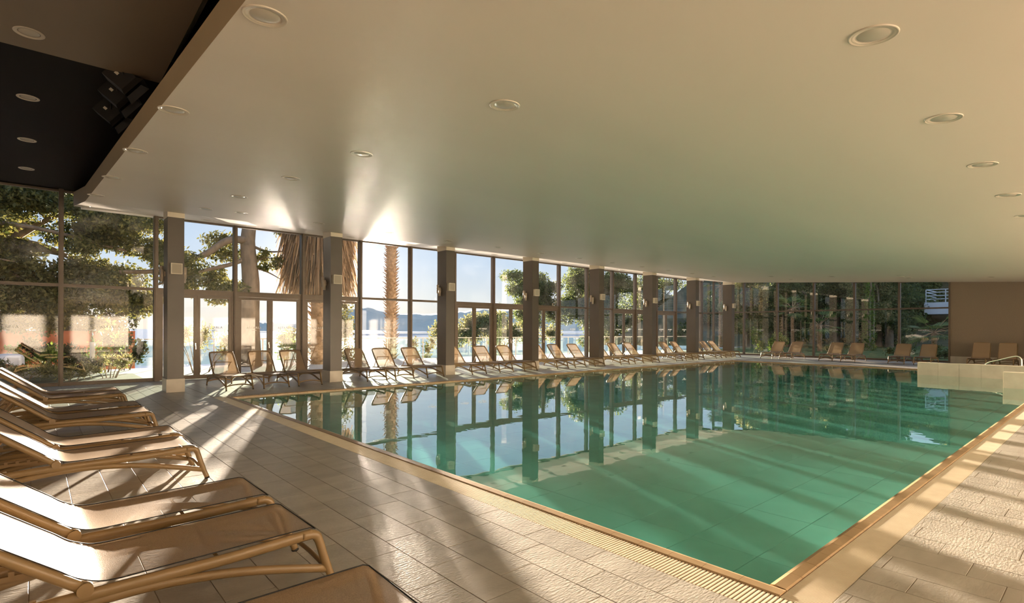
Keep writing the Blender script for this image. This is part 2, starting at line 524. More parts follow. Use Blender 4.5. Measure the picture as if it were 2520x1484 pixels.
# in-pool entry parapets with stone panels
def parapet(label, x, y0, y1, top):
    r = empty('stone_parapet', (x, (y0 + y1) / 2, POOL_Z), label=label, cat='parapet')
    yc = (y0 + y1) / 2
    MB().box((.02, y0 - yc, 0), (.22, y1 - yc, top - .02 - POOL_Z)).obj('core', 'base_tile', r)
    n = max(1, round((y1 - y0) / .6)); wd = (y1 - y0) / n
    me = MB().box((0, -wd / 2 + .002, 0), (.022, wd / 2 - .002, top - .02 - POOL_Z)).mesh('stone_panel', 'base_tile')
    for k in range(n):
        s = mesh_obj('stone_panel', me, r); s.location = (-.002, y0 - yc + (k + .5) * wd, 0)
    MB().bbox((-.012, y0 - yc - .01, top - .02 - POOL_Z), (.23, y1 - yc, top - POOL_Z), .006).obj('cap_trim', 'column_cap', r)
    MB().box((-.012, y1 - yc - .002, 0), (.232, y1 - yc + .012, top - POOL_Z)).obj('corner_trim', 'column_cap', r)
    return r
parapet('long low stone parapet standing in the pool by the far wall', 24.81, PY0 + .01, 5.10, .43)
parapet('short low stone parapet in the pool nearer the right edge', 20.94, PY0 + .01, 2.29, .43)
r = empty('handrail', (26, 2.6, 0), label='bent steel handrail behind the stone parapet', cat='handrail')
MB().tube(arc([(0, .95, -.02), (0, .72, .42), (0, .35, .58), (0, .02, .70), (0, -.12, .72), (0, -.22, .64), (0, -.24, .4), (0, -.24, -.02)], 6), .022, 10).obj('rail', 'steel', r)
MB().lathe([(.0, .012), (.045, .012), (.045, 0), (0, 0)], 16, (0, .95)).obj('base_flange', 'steel', r).location = (0, 0, -.03)
MB().lathe([(.0, .012), (.045, .012), (.045, 0), (0, 0)], 16, (0, -.24)).obj('base_flange', 'steel', r).location = (0, 0, -.03)

# ------------------------------------------------------------------ walls and ceilings
def struct(mb, name, m, parent=None):
    o = mb.obj(name, m, parent)
    if parent is None: tag(o, kind='structure')
    return o
struct(MB().box((XL, YB - .3, -.3), (WB + .3, YB, 6.2)), 'wall_back', 'wall_plaster')
struct(MB().box((XL - .3, YB, -.3), (XL, WA + .3, 6.2)), 'wall_left', 'wall_plaster')
struct(MB().box((WB, YB, -.3), (WB + .3, 5.80, 6.2)), 'wall_right', 'brown_wall')
struct(MB().box((WB - .025, YB, 0), (WB, 5.80, .33)), 'baseboard_right', 'base_tile')
struct(MB().box((XL, YB, 0), (WB - .03, YB + .02, .33)), 'baseboard_back', 'base_tile')
struct(MB().box((XL - .3, YB - .3, 6.0), (WB + .3, WA + .3, 6.2)), 'roof', 'wall_plaster')

c = MB()
xs = [0, 8, 16, 24, 31.84, WB]
ys = [YB, 0, 4, 8, 12, 15.75, WA]
vs = []; fs = []
for y in ys:
    for i, x in enumerate(xs):
        X = fx(y) if i == 0 else x
        vs.append((X, y, cz(X, y)))
nxx = len(xs)
for j in range(len(ys) - 1):
    for i in range(nxx - 1):
        fs.append((j * nxx + i, (j + 1) * nxx + i, (j + 1) * nxx + i + 1, j * nxx + i + 1))
c.add(vs, fs)
ceil_o = struct(c, 'ceiling', 'ceiling_plaster')
# free edge of the lower ceiling: a shallow lip, the dark void goes on above it
LIP = .24
f = MB(); vs = []
ysf = [YB, 4, 10, 15.75, WA - .1]
for y in ysf:
    z_ = cz(fx(y), y); h_ = LIP * (1 + .04 * max(0, y - 4))
    vs += [(fx(y), y, z_), (fx(y), y, z_ + h_), (fx(y) + .75, y, z_ + h_), (fx(y) + .75, y, z_ + .002)]
fs = []
for j in range(len(ysf) - 1):
    a = 4 * j; b2 = a + 4
    fs += [(a, a + 1, b2 + 1, b2), (a + 1, a + 2, b2 + 2, b2 + 1)]
f.add(vs, fs)
struct(f, 'trim_1', 'fascia_plaster')
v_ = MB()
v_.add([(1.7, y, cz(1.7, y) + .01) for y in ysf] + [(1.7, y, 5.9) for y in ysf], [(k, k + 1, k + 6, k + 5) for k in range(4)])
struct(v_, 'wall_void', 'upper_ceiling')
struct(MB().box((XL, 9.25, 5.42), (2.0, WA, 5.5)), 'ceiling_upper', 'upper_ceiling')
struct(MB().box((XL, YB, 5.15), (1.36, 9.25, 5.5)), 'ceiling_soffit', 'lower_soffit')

# ------------------------------------------------------------------ glazing
mull = []
x = .56
while x > XL + .5: mull.append(x); x -= 2.2
mull = sorted(mull)
k0 = len(mull) - 1
for k in range(1, 16): mull.append(.56 + 2.205 * k)
TRN = 0
def trim(mb, m='frame_metal'):
    global TRN
    TRN += 1
    return struct(mb, 'trim_%d' % (TRN + 1), m)
# header above the glass and sill below
trim(MB().box((1.0, WA - .02, 4.99), (WB + .3, WA + .3, 6.0)), 'ceiling_plaster')
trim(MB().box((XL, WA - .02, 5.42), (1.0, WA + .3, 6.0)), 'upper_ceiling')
trim(MB().add([(WB, 5.8, cz(WB, 5.8)), (WB, WA, cz(WB, WA)), (WB + .3, WA, cz(WB, WA)), (WB + .3, 5.8, cz(WB, 5.8)),
               (WB, 5.8, 6), (WB, WA, 6), (WB + .3, WA, 6), (WB + .3, 5.8, 6)],
              [(0, 1, 2, 3), (0, 4, 5, 1), (3, 2, 6, 7), (1, 5, 6, 2), (0, 3, 7, 4)]), 'ceiling_plaster')
for x in mull:
    top = 5.42 if x < 1 else 4.995
    trim(MB().box((x - .055, WA - .10, 0), (x + .055, WA + .10, top)).box((x - .03, WA - .13, 0), (x + .03, WA - .10, top)))
trim(MB().box((WB - .1, WA - .1, 0), (WB + .1, WA + .1, 5.0)))
mb_y = [18.5, 16.4, 14.29, 12.18, 10.06, 7.95]
for y in mb_y:
    trim(MB().box((WB - .08, y - .05, 0), (WB + .10, y + .05, cz(WB, y) - .002)))
trim(MB().box((WB - .06, 5.80, 0), (WB + .1, 5.87, cz(WB, 5.8) - .002)))

# lettering mesh, shared
def text_mesh():
    parts = []
    for body, size, dz in (('ASTAREA', .098, 0.0), ('HOTEL', .044, -.075)):
        cu = bpy.data.curves.new('txt', 'FONT')
        cu.body = body; cu.size = size; cu.align_x = 'CENTER'; cu.space_character = 1.22; cu.extrude = .001
        to = bpy.data.objects.new('txt', cu); COL.objects.link(to)
        dg = bpy.context.evaluated_depsgraph_get(); dg.update()
        me = bpy.data.meshes.new_from_object(to.evaluated_get(dg))
        parts.append((me, dz))
        bpy.data.objects.remove(to); bpy.data.curves.remove(cu)
    mb = MB()
    for me, dz in parts:
        mb.add([(v.co.x, -v.co.z, v.co.y + dz) for v in me.vertices], [tuple(p.vertices) for p in me.polygons])
        bpy.data.meshes.remove(me)
    return mb.mesh('lettering', 'letter_white')

TXT = text_mesh()
def lettering(parent, x, y, z, rz=0.0):
    o = mesh_obj('lettering', TXT, parent)
    o.location = (x, y, z); o.rotation_euler = (0, 0, rz)
    return o
MID = 2.77
def pane_box(mb, along_x, a0, a1, fixed, z0, z1):
    if along_x: return mb.box((a0, fixed - .005, z0), (a1, fixed + .005, z1))
    return mb.box((fixed - .005, a0, z0), (fixed + .005, a1, z1))
WIN = 0
DOOR = 0
def handle(parent, x):
    h = MB().box((-.014, -.03, -.09), (.014, -.012, .09)).box((-.010, -.06, -.01), (.010, -.03, .01))
    h.box((-.011, -.075, -.11), (.011, -.055, .012))
    o = h.obj('handle', 'steel', parent); o.location = (x, WA - .035, 1.05)
    return o
for k in range(len(mull)):
    x0 = mull[k] + .055
    x1 = (mull[k + 1] - .055) if k + 1 < len(mull) else WB - .1
    bay = k - k0
    top = 5.40 if x1 < 1.5 else 4.99
    if bay == 0: top = 5.40
    WIN += 1
    wroot = empty('window_%d' % WIN, ((x0 + x1) / 2, WA, 0), kind='structure')
    cx = (x0 + x1) / 2
    fr = MB()
    fr.box((x0 - cx, -.05, MID - .03), (x1 - cx, .06, MID + .03))                   # transom
    fr.box((x0 - cx, -.09, MID + .03), (x1 - cx - .0, -.03, MID + .05))             # ledge
    fr.box((x0 - cx, -.05, top - .05), (x1 - cx, .06, top))
    isdoor = bay in (1, 2, 3, 6, 7, 8, 11, 12, 13)
    if not isdoor:
        fr.box((x0 - cx, -.05, 0), (x1 - cx, .06, .10))
    fr.obj('frame', 'frame_metal', wroot)
    pane_box(MB(), True, x0 - cx, x1 - cx, 0, MID + .03, top - .05).obj('pane', 'window_glass', wroot)
    if not isdoor:
        p = pane_box(MB(), True, x0 - cx, x1 - cx, 0, .10, MID - .03).obj('pane', 'window_glass', wroot)
        lettering(p, 0, -.008, 1.60)
    else:
        # door frame head and the two leaves
        hd = MB().box((x0 - cx, -.05, MID - .12), (x1 - cx, .05, MID - .03)).box((x0 - cx, -.05, 0), (x0 - cx + .05, .05, MID - .12)).box((x1 - cx - .05, -.05, 0), (x1 - cx, .05, MID - .12))
        hd.obj('door_frame', 'frame_metal', wroot)
        for s in (0, 1):
            DOOR += 1
            a0 = x0 + .05 if s == 0 else cx + .003
            a1 = cx - .003 if s == 0 else x1 - .05
            ac = (a0 + a1) / 2; hw = (a1 - a0) / 2
            d = empty('door_%d' % DOOR, (ac, WA, 0), kind='structure')
            st = .085
            l = MB().box((-hw, -.04, .01), (-hw + st, .04, MID - .125)).box((hw - st, -.04, .01), (hw, .04, MID - .125))
            l.box((-hw + st, -.04, .01), (hw - st, .04, .13)).box((-hw + st, -.04, MID - .215), (hw - st, .04, MID - .125))
            l.obj('leaf_frame', 'frame_metal', d)
            p = pane_box(MB(), True, -hw + st, hw - st, 0, .13, MID - .215).obj('pane', 'window_glass', d)
            lettering(p, 0, -.008, 1.60)
            if s == 0:
                h = handle(d, hw - st / 2); h.location = (hw - st / 2, -.035, 1.05)
ybs = [WA - .1] + mb_y + [5.87]
for k in range(len(ybs) - 1):
    y1 = ybs[k] - .05; y0 = ybs[k + 1] + (.05 if k < len(ybs) - 2 else 0)
    WIN += 1
    cy = (y0 + y1) / 2
    top = cz(WB, y0) - .03
    wroot = empty('window_%d' % WIN, (WB, cy, 0), kind='structure')
    fr = MB().box((-.05, y0 - cy, MID - .03), (.06, y1 - cy, MID + .03)).box((-.09, y0 - cy, MID + .03), (-.03, y1 - cy, MID + .05))
    fr.box((-.05, y0 - cy, 0), (.06, y1 - cy, .10)).box((-.05, y0 - cy, top), (.06, y1 - cy, top + .25))
    fr.obj('frame', 'frame_metal', wroot)
    pane_box(MB(), False, y0 - cy, y1 - cy, 0, MID + .03, top).obj('pane', 'window_glass', wroot)
    p = pane_box(MB(), False, y0 - cy, y1 - cy, 0, .10, MID - .03).obj('pane', 'window_glass', wroot)
    if k > 0: lettering(p, -.008, 0, 1.60, R(-90))

# ------------------------------------------------------------------ columns with speakers and sconces
COLX = [2.49 + 4.175 * k for k in range(8)]
CW, CD = .36, .56
for k, x in enumerate(COLX):
    r = empty('column', (x + CW / 2, 15.75 + CD / 2, 0), label='square taupe column, %s from the left along the window front' % ORD[k], cat='column', group='columns along the window front')
    hw, hd = CW / 2, CD / 2
    zt = 4.50
    MB().box((-hw, -hd, .33), (hw, hd, zt - .12)).obj('shaft', 'column_paint', r)
    MB().bbox((-hw - .02, -hd - .02, 0), (hw + .02, hd + .02, .335), .006).obj('base_cladding', 'base_tile', r)
    MB().box((-hw - .006, -hd - .006, zt - .12), (hw + .006, hd + .006, zt + .12)).obj('capital_band', 'column_cap', r)
    s = empty('wall_speaker', (x + CW / 2, 15.75, 3.09), label='square cream loudspeaker on the %s column from the left' % ORD[k], cat='speaker', group='speakers on the columns')
    MB().box((-.125, -.11, -.135), (.125, 0, .135)).obj('cabinet', 'white_plastic', s)
    MB().box((-.105, -.114, -.115), (.105, -.108, .115)).obj('grille', 'speaker_grille', s)
    for sd, nm in ((-1, 'left'), (1, 'right')):
        q = empty('wall_sconce', (x + CW / 2 + sd * hw, 15.75 + CD / 2 + .08, 2.98), rz=0 if sd < 0 else math.pi,
                  label='small two-tube wall light on the %s face of the %s column' % (nm, ORD[k]), cat='wall light', group='wall lights on the columns')
        MB().box((-.02, -.05, -.06), (0, .05, .06)).obj('backplate', 'sconce_metal', q)
        for (yy, zz) in ((.06, .05), (-.05, -.05)):
            t = MB().tube([(-.065, yy, zz - .15), (-.065, yy, zz + .15)], .045, 12).obj('tube_shade', 'sconce_metal', q)
            MB().lathe([(.034, 0), (0, 0)], 12).obj('lens', 'lamp_diffuser', t).location = (-.065, yy, zz + .1502)

# ------------------------------------------------------------------ ceiling lights
def downlight(x, y, z, tilt, label, grp):
    r = empty('ceiling_downlight', (x, y, z), label=label, cat='ceiling light', group=grp)
    r.rotation_euler = tilt
    if 'dl' not in tile_cache:
        tile_cache['dl'] = MB().lathe([(.150, .0), (.150, -.005), (.146, -.008), (.138, -.008), (.134, -.004), (.128, -.004), (.108, -.003), (.104, .012), (.104, .02)], 32).mesh('trim_ring', 'lamp_ring')
        tile_cache['df'] = MB().lathe([(.104, .002), (.085, -.006), (.05, -.011), (.02, -.013), (0, -.0135)], 32).mesh('diffuser', 'lamp_diffuser')
    mesh_obj('trim_ring', tile_cache['dl'], r); mesh_obj('diffuser', tile_cache['df'], r)
    return r
t_main = (math.atan(.06), 0, 0); t_edge = (math.atan(.136), 0, 0)
rowA = [(1.21, 4.0), (1.13, 6.83), (1.07, 9.27), (1.03, 11.85), (.98, 14.44)]
rowB = [(3.45, 4.02), (3.31, 6.82), (3.20, 9.19), (3.10, 11.83), (3.02, 14.3)]
for k, (x, y) in enumerate(rowA): downlight(x, y, cz(x, y), t_main, 'round downlight beside the dark ceiling edge, %s from the front' % ORD[k], 'ceiling downlights')
downlight(.98, 18.4, cz(.98, 18.4), t_edge, 'round downlight beside the dark ceiling edge, last before the glass', 'ceiling downlights')
for k, (x, y) in enumerate(rowB): downlight(x, y, cz(x, y), t_main, 'round downlight in the second row from the dark ceiling, %s from the front' % ORD[k], 'ceiling downlights')
downlight(3.79, 17.8, cz(3.79, 17.8), t_edge, 'round downlight between the first column and the glass', 'ceiling downlights')
for k, x in enumerate([3.75, 5.67, 7.72, 9.8, 11.87, 13.96, 16.05, 18.1, 20.2, 22.3, 24.4, 26.5]):
    downlight(x, 14.15, cz(x, 14.15), t_main, 'round downlight over the far pool edge, %s from the left' % ORD[k], 'ceiling downlights')
for k, x in enumerate([5.86, 8.05, 10.3, 12.2, 14.35, 16.5, 18.6, 20.8, 23.0]):
    downlight(x, 17.35, cz(x, 17.35), t_edge, 'round downlight over the window loungers, %s from the left' % ORD[k], 'ceiling downlights')
for k, x in enumerate([4.30, 6.48, 8.63, 10.84, 13.0]):
    downlight(x, 1.14, cz(x, 1.14), t_main, 'round downlight over the right pool deck, %s from the front' % ORD[k], 'ceiling downlights')
for k, (x, y) in enumerate([(27.1, 11.46), (29.3, 11.4), (27.5, 8.9), (27.9, 6.36), (28.7, 6.25), (28.6, 3.5)]):
    downlight(x, y, cz(x, y), t_main, 'faint downlight over the far end deck, %s from the left' % ORD[k], 'ceiling downlights')
for k, (y, z) in enumerate([(8.73, 5.15), (12.05, 5.42), (14.77, 5.42), (17.43, 5.42)]):
    downlight(-.05 - .03 * k, y, z, (0, 0, 0), 'round downlight in the dark upper ceiling, %s from the front' % ORD[k], 'dark ceiling downlights')
for k, y in enumerate((9.35, 10.05, 10.95)):
    s = empty('spotlight', (.92, y, 5.42), label='black barn-door spotlight under the dark ceiling, %s from the front' % ORD[k], cat='spotlight', group='black spotlights')
    MB().tube([(0, 0, 0), (0, 0, -.16)], .02, 10).obj('hanger', 'black_metal', s)
    MB().tube(arc([(0, -.14, -.30), (0, -.15, -.20), (0, 0, -.15), (0, .15, -.20), (0, .14, -.30)], 4), .012, 6).obj('yoke', 'black_metal', s)
    h = MB().box((-.15, -.13, -.13), (.15, .13, .13)).obj('housing', 'black_metal', s)
    h.location = (0, 0, -.31); h.rotation_euler = (0, R(40), R(-20))
    MB().add([(.15, -.13, -.13), (.15, .13, -.13), (.15, .13, .13), (.15, -.13, .13), (.24, -.17, -.17), (.24, .17, -.17), (.24, .17, .17), (.24, -.17, .17)],
             [(0, 1, 5, 4), (1, 2, 6, 5), (2, 3, 7, 6), (3, 0, 4, 7)]).obj('barn_door', 'black_metal', h)
    MB().box((-.06, -.1315, -.02), (-.01, -.1305, .02)).obj('rating_label', 'white_plastic', h)

# ------------------------------------------------------------------ sun loungers
W2 = .315    # half width to rail centres
def build_lounger(name, ang, detail=True):
    """foot end towards +x, hinge at x = 0"""
    r = bpy.data.objects.new(name, None); r.empty_display_size = .1; COL.objects.link(r)
    for s in (-1, 1):
        y = s * W2
        rail = arc([(-.60, y, .245), (-.45, y, .285), (-.2, y, .305), (.15, y, .312), (.6, y, .315), (1.0, y, .332), (1.10, y, .335)], 5)
        MB().tube(rail, .021, 10, 1.55, side=(0, 1, 0)).obj('side_rail', 'lounger_resin', r)
        leg = arc([(1.04, y, .335), (1.115, y, .328), (1.145, y, .285), (1.175, y * 1.01, .18), (1.205, y * 1.02, .09), (1.235, y * 1.03, .012)], 4)
        l = MB().tube(leg, [.023] * 8 + [.021] * 8 + [.019] * 5, 10, 1.25, side=(0, 1, 0)).obj('foot_leg', 'lounger_resin', r)
        MB().tube([(1.232, y * 1.03, .016), (1.238, y * 1.03, 0)], .0205, 10, 1.2, side=(0, 1, 0)).obj('foot_cap', 'rubber_black', l)
        hl = arc([(-.46, y, .285), (-.57, y, .262), (-.62, y, .20), (-.655, y * 1.01, .10), (-.68, y * 1.02, .012)], 4)
        l = MB().tube(hl, .019, 10, 1.2, side=(0, 1, 0)).obj('head_leg', 'lounger_resin', r)
        MB().tube([(-.677, y * 1.02, .016), (-.682, y * 1.02, 0)], .02, 10, 1.2, side=(0, 1, 0)).obj('foot_cap', 'rubber_black', l)
        ar = arc([(-.645, y, .10), (-.52, y, .175), (-.30, y, .235), (0, y, .270), (.30, y, .272), (.62, y, .235), (.9, y, .175), (1.19, y * 1.01, .10)], 5)
        MB().tube(ar, .018, 10, 1.45, side=(0, 1, 0)).obj('arched_brace', 'lounger_resin', r)
        MB().tube([(0, y - s * .025, .345), (0, y + s * .028, .345)], .034, 14).obj('hinge_knob', 'lounger_resin', r)
    for (x, z, nm) in ((1.19, .105, 'foot_stretcher'), (-.645, .115, 'head_stretcher')):
        p = arc([(x, -W2, z), (x - .012, -W2 * .5, z + .032), (x - .015, 0, z + .042), (x - .012, W2 * .5, z + .032), (x, W2, z)], 4)
        MB().tube(p, .013, 8, 1.3, side=(1, 0, 0)).obj(nm, 'lounger_resin', r)
    # seat sling
    def sling(nm, pts, sag):
        ny = 8; vs = []; fs = []
        for (x, z, dn) in pts:
            for j in range(ny + 1):
                q = -1 + 2 * j / ny
                yy = q * (W2 - .004)
                vs.append((x, yy, z - sag * dn * (1 - q * q)))
        for i in range(len(pts) - 1):
            for j in range(ny):
                a = i * (ny + 1) + j
                fs.append((a, a + 1, a + ny + 2, a + ny + 1))
        o = MB().add(vs, fs, True).obj(nm, 'lounger_mesh', r)
        e = MB()
        for s in (-1, 1):
            e.tube([(x, s * (W2 - .008), z + .002) for (x, z, dn) in pts], .0035, 5)
        e.tube([(pts[0][0], q * (W2 - .008), pts[0][1] + .002) for q in (-1, 1)], .0035, 5)
        e.obj('piping', 'rubber_black', o)
        return o
    ca, sa = math.cos(R(ang)), math.sin(R(ang))
    def bp(t, off=0.0): return (-t * ca + off * sa, .345 + t * sa + off * ca)
    sp = [(1.125, .358, .2), (1.09, .371, .6), (1.0, .370, 1)] + [(1.0 - .1 * k, .370 - .0020 * k, 1) for k in range(1, 8)]
    tr = arc([(.22, 0, .354), (.13, 0, .353), (.055, 0, .362), (bp(.06, .026)[0], 0, bp(.06, .026)[1]), (bp(.14, .028)[0], 0, bp(.14, .028)[1])], 3)
    sp += [(p.x, p.z, .9) for p in tr]
    sp += [(*bp(t, .028), d) for (t, d) in ((.25, 1), (.38, 1), (.5, 1), (.62, 1), (.72, .7), (.785, .1))]
    sling('sling', sp, .013)
    # back frame: one U-shaped tube
    def P3(t, y): x, z = bp(t); return (x, y, z)
    u = [P3(0.0, -W2), P3(.3, -W2), P3(.6, -W2 * .985), P3(.72, -W2 * .96), P3(.785, -W2 * .86), P3(.80, -W2 * .6), P3(.806, 0)]
    u = u + [(p[0], -p[1], p[2]) for p in u[-2::-1]]
    nrm = (sa, 0, ca)
    MB().tube(arc(u, 4), .027, 10, .72, side=nrm).obj('back_frame', 'lounger_resin', r)
    # props under the back
    px, pz = bp(.44, -.01)
    for s in (-1, 1):
        MB().tube([(px, s * .20, pz), (-.60, s * .20, .262)], .012, 8).obj('prop_strut', 'lounger_resin', r)
        rk = MB().box((-.56, s * .245 - .012, .272), (-.12, s * .245 + .012, .300))
        for q in range(5): rk.box((-.52 + .08 * q, s * .245 - .012, .300), (-.495 + .08 * q, s * .245 + .012, .322))
        rk.obj('notched_rack', 'lounger_resin', r)
    MB().tube([(px, -.23, pz), (px, .23, pz)], .012, 8).obj('prop_crossbar', 'lounger_resin', r)
    MB().tube([(-.60, -W2, .258), (-.60, W2, .258)], .013, 8).obj('rack_crossbar', 'lounger_resin', r)
    MB().tube([(.02, -W2, .322), (.02, W2, .322)], .012, 8).obj('hinge_bar', 'lounger_resin', r)
    MB().tube([(.60, -W2, .300), (.60, W2, .300)], .010, 8).obj('seat_crossbar', 'lounger_resin', r)
    return r
KID = {}
def kids_of(o):
    return [x for x in bpy.data.objects if x.parent == o]
def clone(proto, loc, rz, label, group):
    c_ = proto.copy(); COL.objects.link(c_)
    c_.location = loc; c_.rotation_euler = (0, 0, rz)
    for ch in KID[proto.name]:
        d = ch.copy(); COL.objects.link(d); d.parent = c_
        for g in KID.get(ch.name, []):
            e = g.copy(); COL.objects.link(e); e.parent = d
    tag(c_, label, 'sun lounger', group)
    return c_
def register(proto):
    KID[proto.name] = kids_of(proto)
    for ch in KID[proto.name]: KID[ch.name] = kids_of(ch)
proto = build_lounger('sun_lounger', 38); register(proto)
proto2 = build_lounger('sun_lounger', 47); register(proto2)
proto3 = build_lounger('sun_lounger', 62); register(proto3)
first = {proto.name: True, proto2.name: True, proto3.name: True}
def put(p, loc, rz, label, group):
    if first.pop(p.name, None):
        p.location = loc; p.rotation_euler = (0, 0, rz); tag(p, label, 'sun lounger', group)
        return p
    return clone(p, loc, rz, label, group)
# left block: heads to the left, feet towards the pool
ly = [2.35, 3.62, 4.52, 6.80, 7.70, 9.85, 10.78, 12.88, 13.72]
nm = ['tan mesh sun lounger at the bottom edge, only its foot end in view',
      'tan mesh sun lounger nearest in full, left front', 'tan mesh sun lounger just behind the nearest one on the left',
      'front lounger of the second pair on the left', 'rear lounger of the second pair on the left',
      'front lounger of the third pair on the left', 'rear lounger of the third pair on the left',
      'front lounger of the farthest pair on the left', 'rear lounger of the farthest pair on the left, by the glass']
for k, y in enumerate(ly):
    dx = [.0, .0, 0, -.03, -.01, .0, -.01, -.03, -.02][k]
    put(proto, (.185 + dx, y, 0), R([-2, .5, .3, .6, .2, .8, .3, .5, 0][k]), nm[k], 'loungers on the left deck')
ax = [3.67, 4.65, 5.55, 7.62, 8.61, 9.72, 11.56, 12.94, 14.11, 15.95, 17.09, 18.33, 20.16, 21.32, 22.60, 24.60, 25.80, 26.95, 28.86, 30.0, 31.1]
for k, x in enumerate(ax):
    put(proto2, (x + .325, 15.2 + 1.24 + rng.uniform(-.04, .06), 0), R(-90 + rng.uniform(-2, 2)), 'sun lounger in the row along the windows, %s from the left' % ORD[k], 'loungers along the window front')
by = [13.50, 12.48, 10.42, 9.42, 7.36, 6.32]
for k, y in enumerate(by):
    put(proto2, (31.35 + 1.24, y, 0), R(180 + rng.uniform(-2, 2)), 'sun lounger before the end windows, %s from the left' % ORD[k], 'loungers at the end windows')
for k, y in enumerate([4.38, 3.47, 2.55]):
    put(proto3, (31.6 + 1.24, y, 0), R(180), 'sun lounger with upright back before the brown wall, %s from the left' % ORD[k], 'loungers at the brown wall')

# ------------------------------------------------------------------ outdoors: ground, sea, hills
g = MB()
g.add([(-40, WA + .3, -.02), (150, WA + .3, -.02), (150, 22.5, -.02), (-40, 27.5, -.02)], [(0, 1, 2, 3)])
o = g.obj('terrace', 'terrace_paving'); tag(o, kind='structure')
g = MB().add([(-40, 27.5, -.02), (150, 22.5, -.02), (150, 40, -7.2), (-60, 40, -7.2)], [(0, 1, 2, 3)])
o = g.obj('garden_slope', 'soil'); tag(o, kind='structure')
g = MB().add([(52, 40, -7.2), (150, 40, -7.2), (150, 80, -4), (53, 80, -7.2), (51.5, 55, -5.8), (150, 55, -5)], [(0, 1, 5, 4), (4, 5, 2, 3)])
o = g.obj('shore_ground', 'soil'); tag(o, kind='structure')
g = MB().add([(WB + .3, -30, -.02), (160, -30, -.02), (160, 22, 2), (WB + .3, 22, -.02)], [(0, 1, 2, 3)])
o = g.obj('garden_ground', 'lawn'); tag(o, kind='structure')
g = MB().add([(-6000, 38, -7), (6000, 38, -7), (6000, 7000, -7), (-6000, 7000, -7)], [(0, 1, 2, 3)])
o = g.obj('sea', 'sea'); tag(o, 'calm blue sea beyond the terrace', 'sea', kind='stuff')
def hills(name, label, a0, a1, dist, depth, hfun, seed):
    rg = random.Random(seed); n = 70; m_ = 7
    vs = []; fs = []
    ph = [rg.uniform(0, 6) for _ in range(6)]
    for i in range(n + 1):
        t = i / n; a = R(a0 + (a1 - a0) * t)
        hh = hfun(t) * (1 + .05 * math.sin(t * 40 + ph[0]) + .03 * math.sin(t * 95 + ph[1])) + rg.uniform(-1.2, 1.2)
        for j in range(m_ + 1):
            q = j / m_; rr = dist + depth * q
            prof = math.sin(math.pi * min(1, q * .62 + .02)) ** .8
            vs.append((math.sin(a) * rr, math.cos(a) * rr, -8 + (hh + 8) * prof + rg.uniform(-1, 1) * (2 if 0 < j < m_ else 0)))
    for i in range(n):
        for j in range(m_):
            k = i * (m_ + 1) + j
            fs.append((k, k + 1, k + m_ + 2, k + m_ + 1))
    o = MB().add(vs, fs, True).obj(name, 'hill')
    return tag(o, label, 'hill')
# angles from +Y towards +X
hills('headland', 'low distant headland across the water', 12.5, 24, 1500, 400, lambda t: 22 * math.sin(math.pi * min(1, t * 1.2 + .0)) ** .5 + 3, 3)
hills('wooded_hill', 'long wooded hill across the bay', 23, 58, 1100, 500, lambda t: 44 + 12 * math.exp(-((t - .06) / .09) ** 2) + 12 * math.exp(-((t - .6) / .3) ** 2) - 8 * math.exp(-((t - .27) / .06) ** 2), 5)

# ------------------------------------------------------------------ balustrade
BA, BB_ = Vector((2.0, 26.4, 0)), Vector((36.0, 20.8, 0))
dirv = (BB_ - BA).normalized(); ang = math.atan2(dirv.y, dirv.x); Ltot = (BB_ - BA).length
r = empty('glass_balustrade', BA, ang, label='glass terrace balustrade with pale steel handrail', cat='balustrade')
MB().box((0, -.03, 1.13), (Ltot, .03, 1.17)).obj('handrail', 'white_plastic', r)
n = 18; seg = Ltot / n
pm = MB().box((-.02, -.02, 0), (.02, .02, 1.13)).mesh('post', 'white_plastic')
gm = MB().box((.05, -.006, .08), (seg - .05, .006, 1.10)).mesh('pane', 'balustrade_glass')
for k in range(n + 1):
    p = mesh_obj('post', pm, r); p.location = (min(max(k * seg, .02), Ltot - .02), 0, 0)
    if k < n:
        p = mesh_obj('pane', gm, r); p.location = (k * seg, 0, 0)

# ------------------------------------------------------------------ plants
def leaf_mesh(name, blobs, n, size, m, seed, aspect=.5, droop=0.0, shell=.55):
    """blobs: (cx,cy,cz,rx,ry,rz); one leaf is a bent quad"""
    rs = np.random.RandomState(seed)
    B = np.array(blobs, float)
    wts = (B[:, 3] * B[:, 4] * B[:, 5]) ** (2 / 3.); wts /= wts.sum()
    idx = rs.choice(len(B), n, p=wts)
    d = rs.normal(size=(n, 3)); d /= np.linalg.norm(d, axis=1)[:, None]
    rad = shell + (1 - shell) * rs.rand(n)
    rad = np.where(rs.rand(n) < .25, rs.rand(n) * shell, rad)
    P = B[idx, :3] + d * rad[:, None] * B[idx, 3:]
    t = rs.normal(size=(n, 3)); t[:, 2] -= droop; t /= np.linalg.norm(t, axis=1)[:, None]
    s = np.cross(t, rs.normal(size=(n, 3))); s /= np.linalg.norm(s, axis=1)[:, None]
    nn = np.cross(t, s)
    L_ = size * (.6 + .8 * rs.rand(n))[:, None]
    W_ = L_ * aspect * .5
    V = np.stack([P, P + t * L_ * .5 + s * W_ + nn * L_ * .06, P + t * L_, P + t * L_ * .5 - s * W_ + nn * L_ * .06], 1).reshape(-1, 3)
    return quads(name, V, m, np.repeat(rs.rand(n), 4))
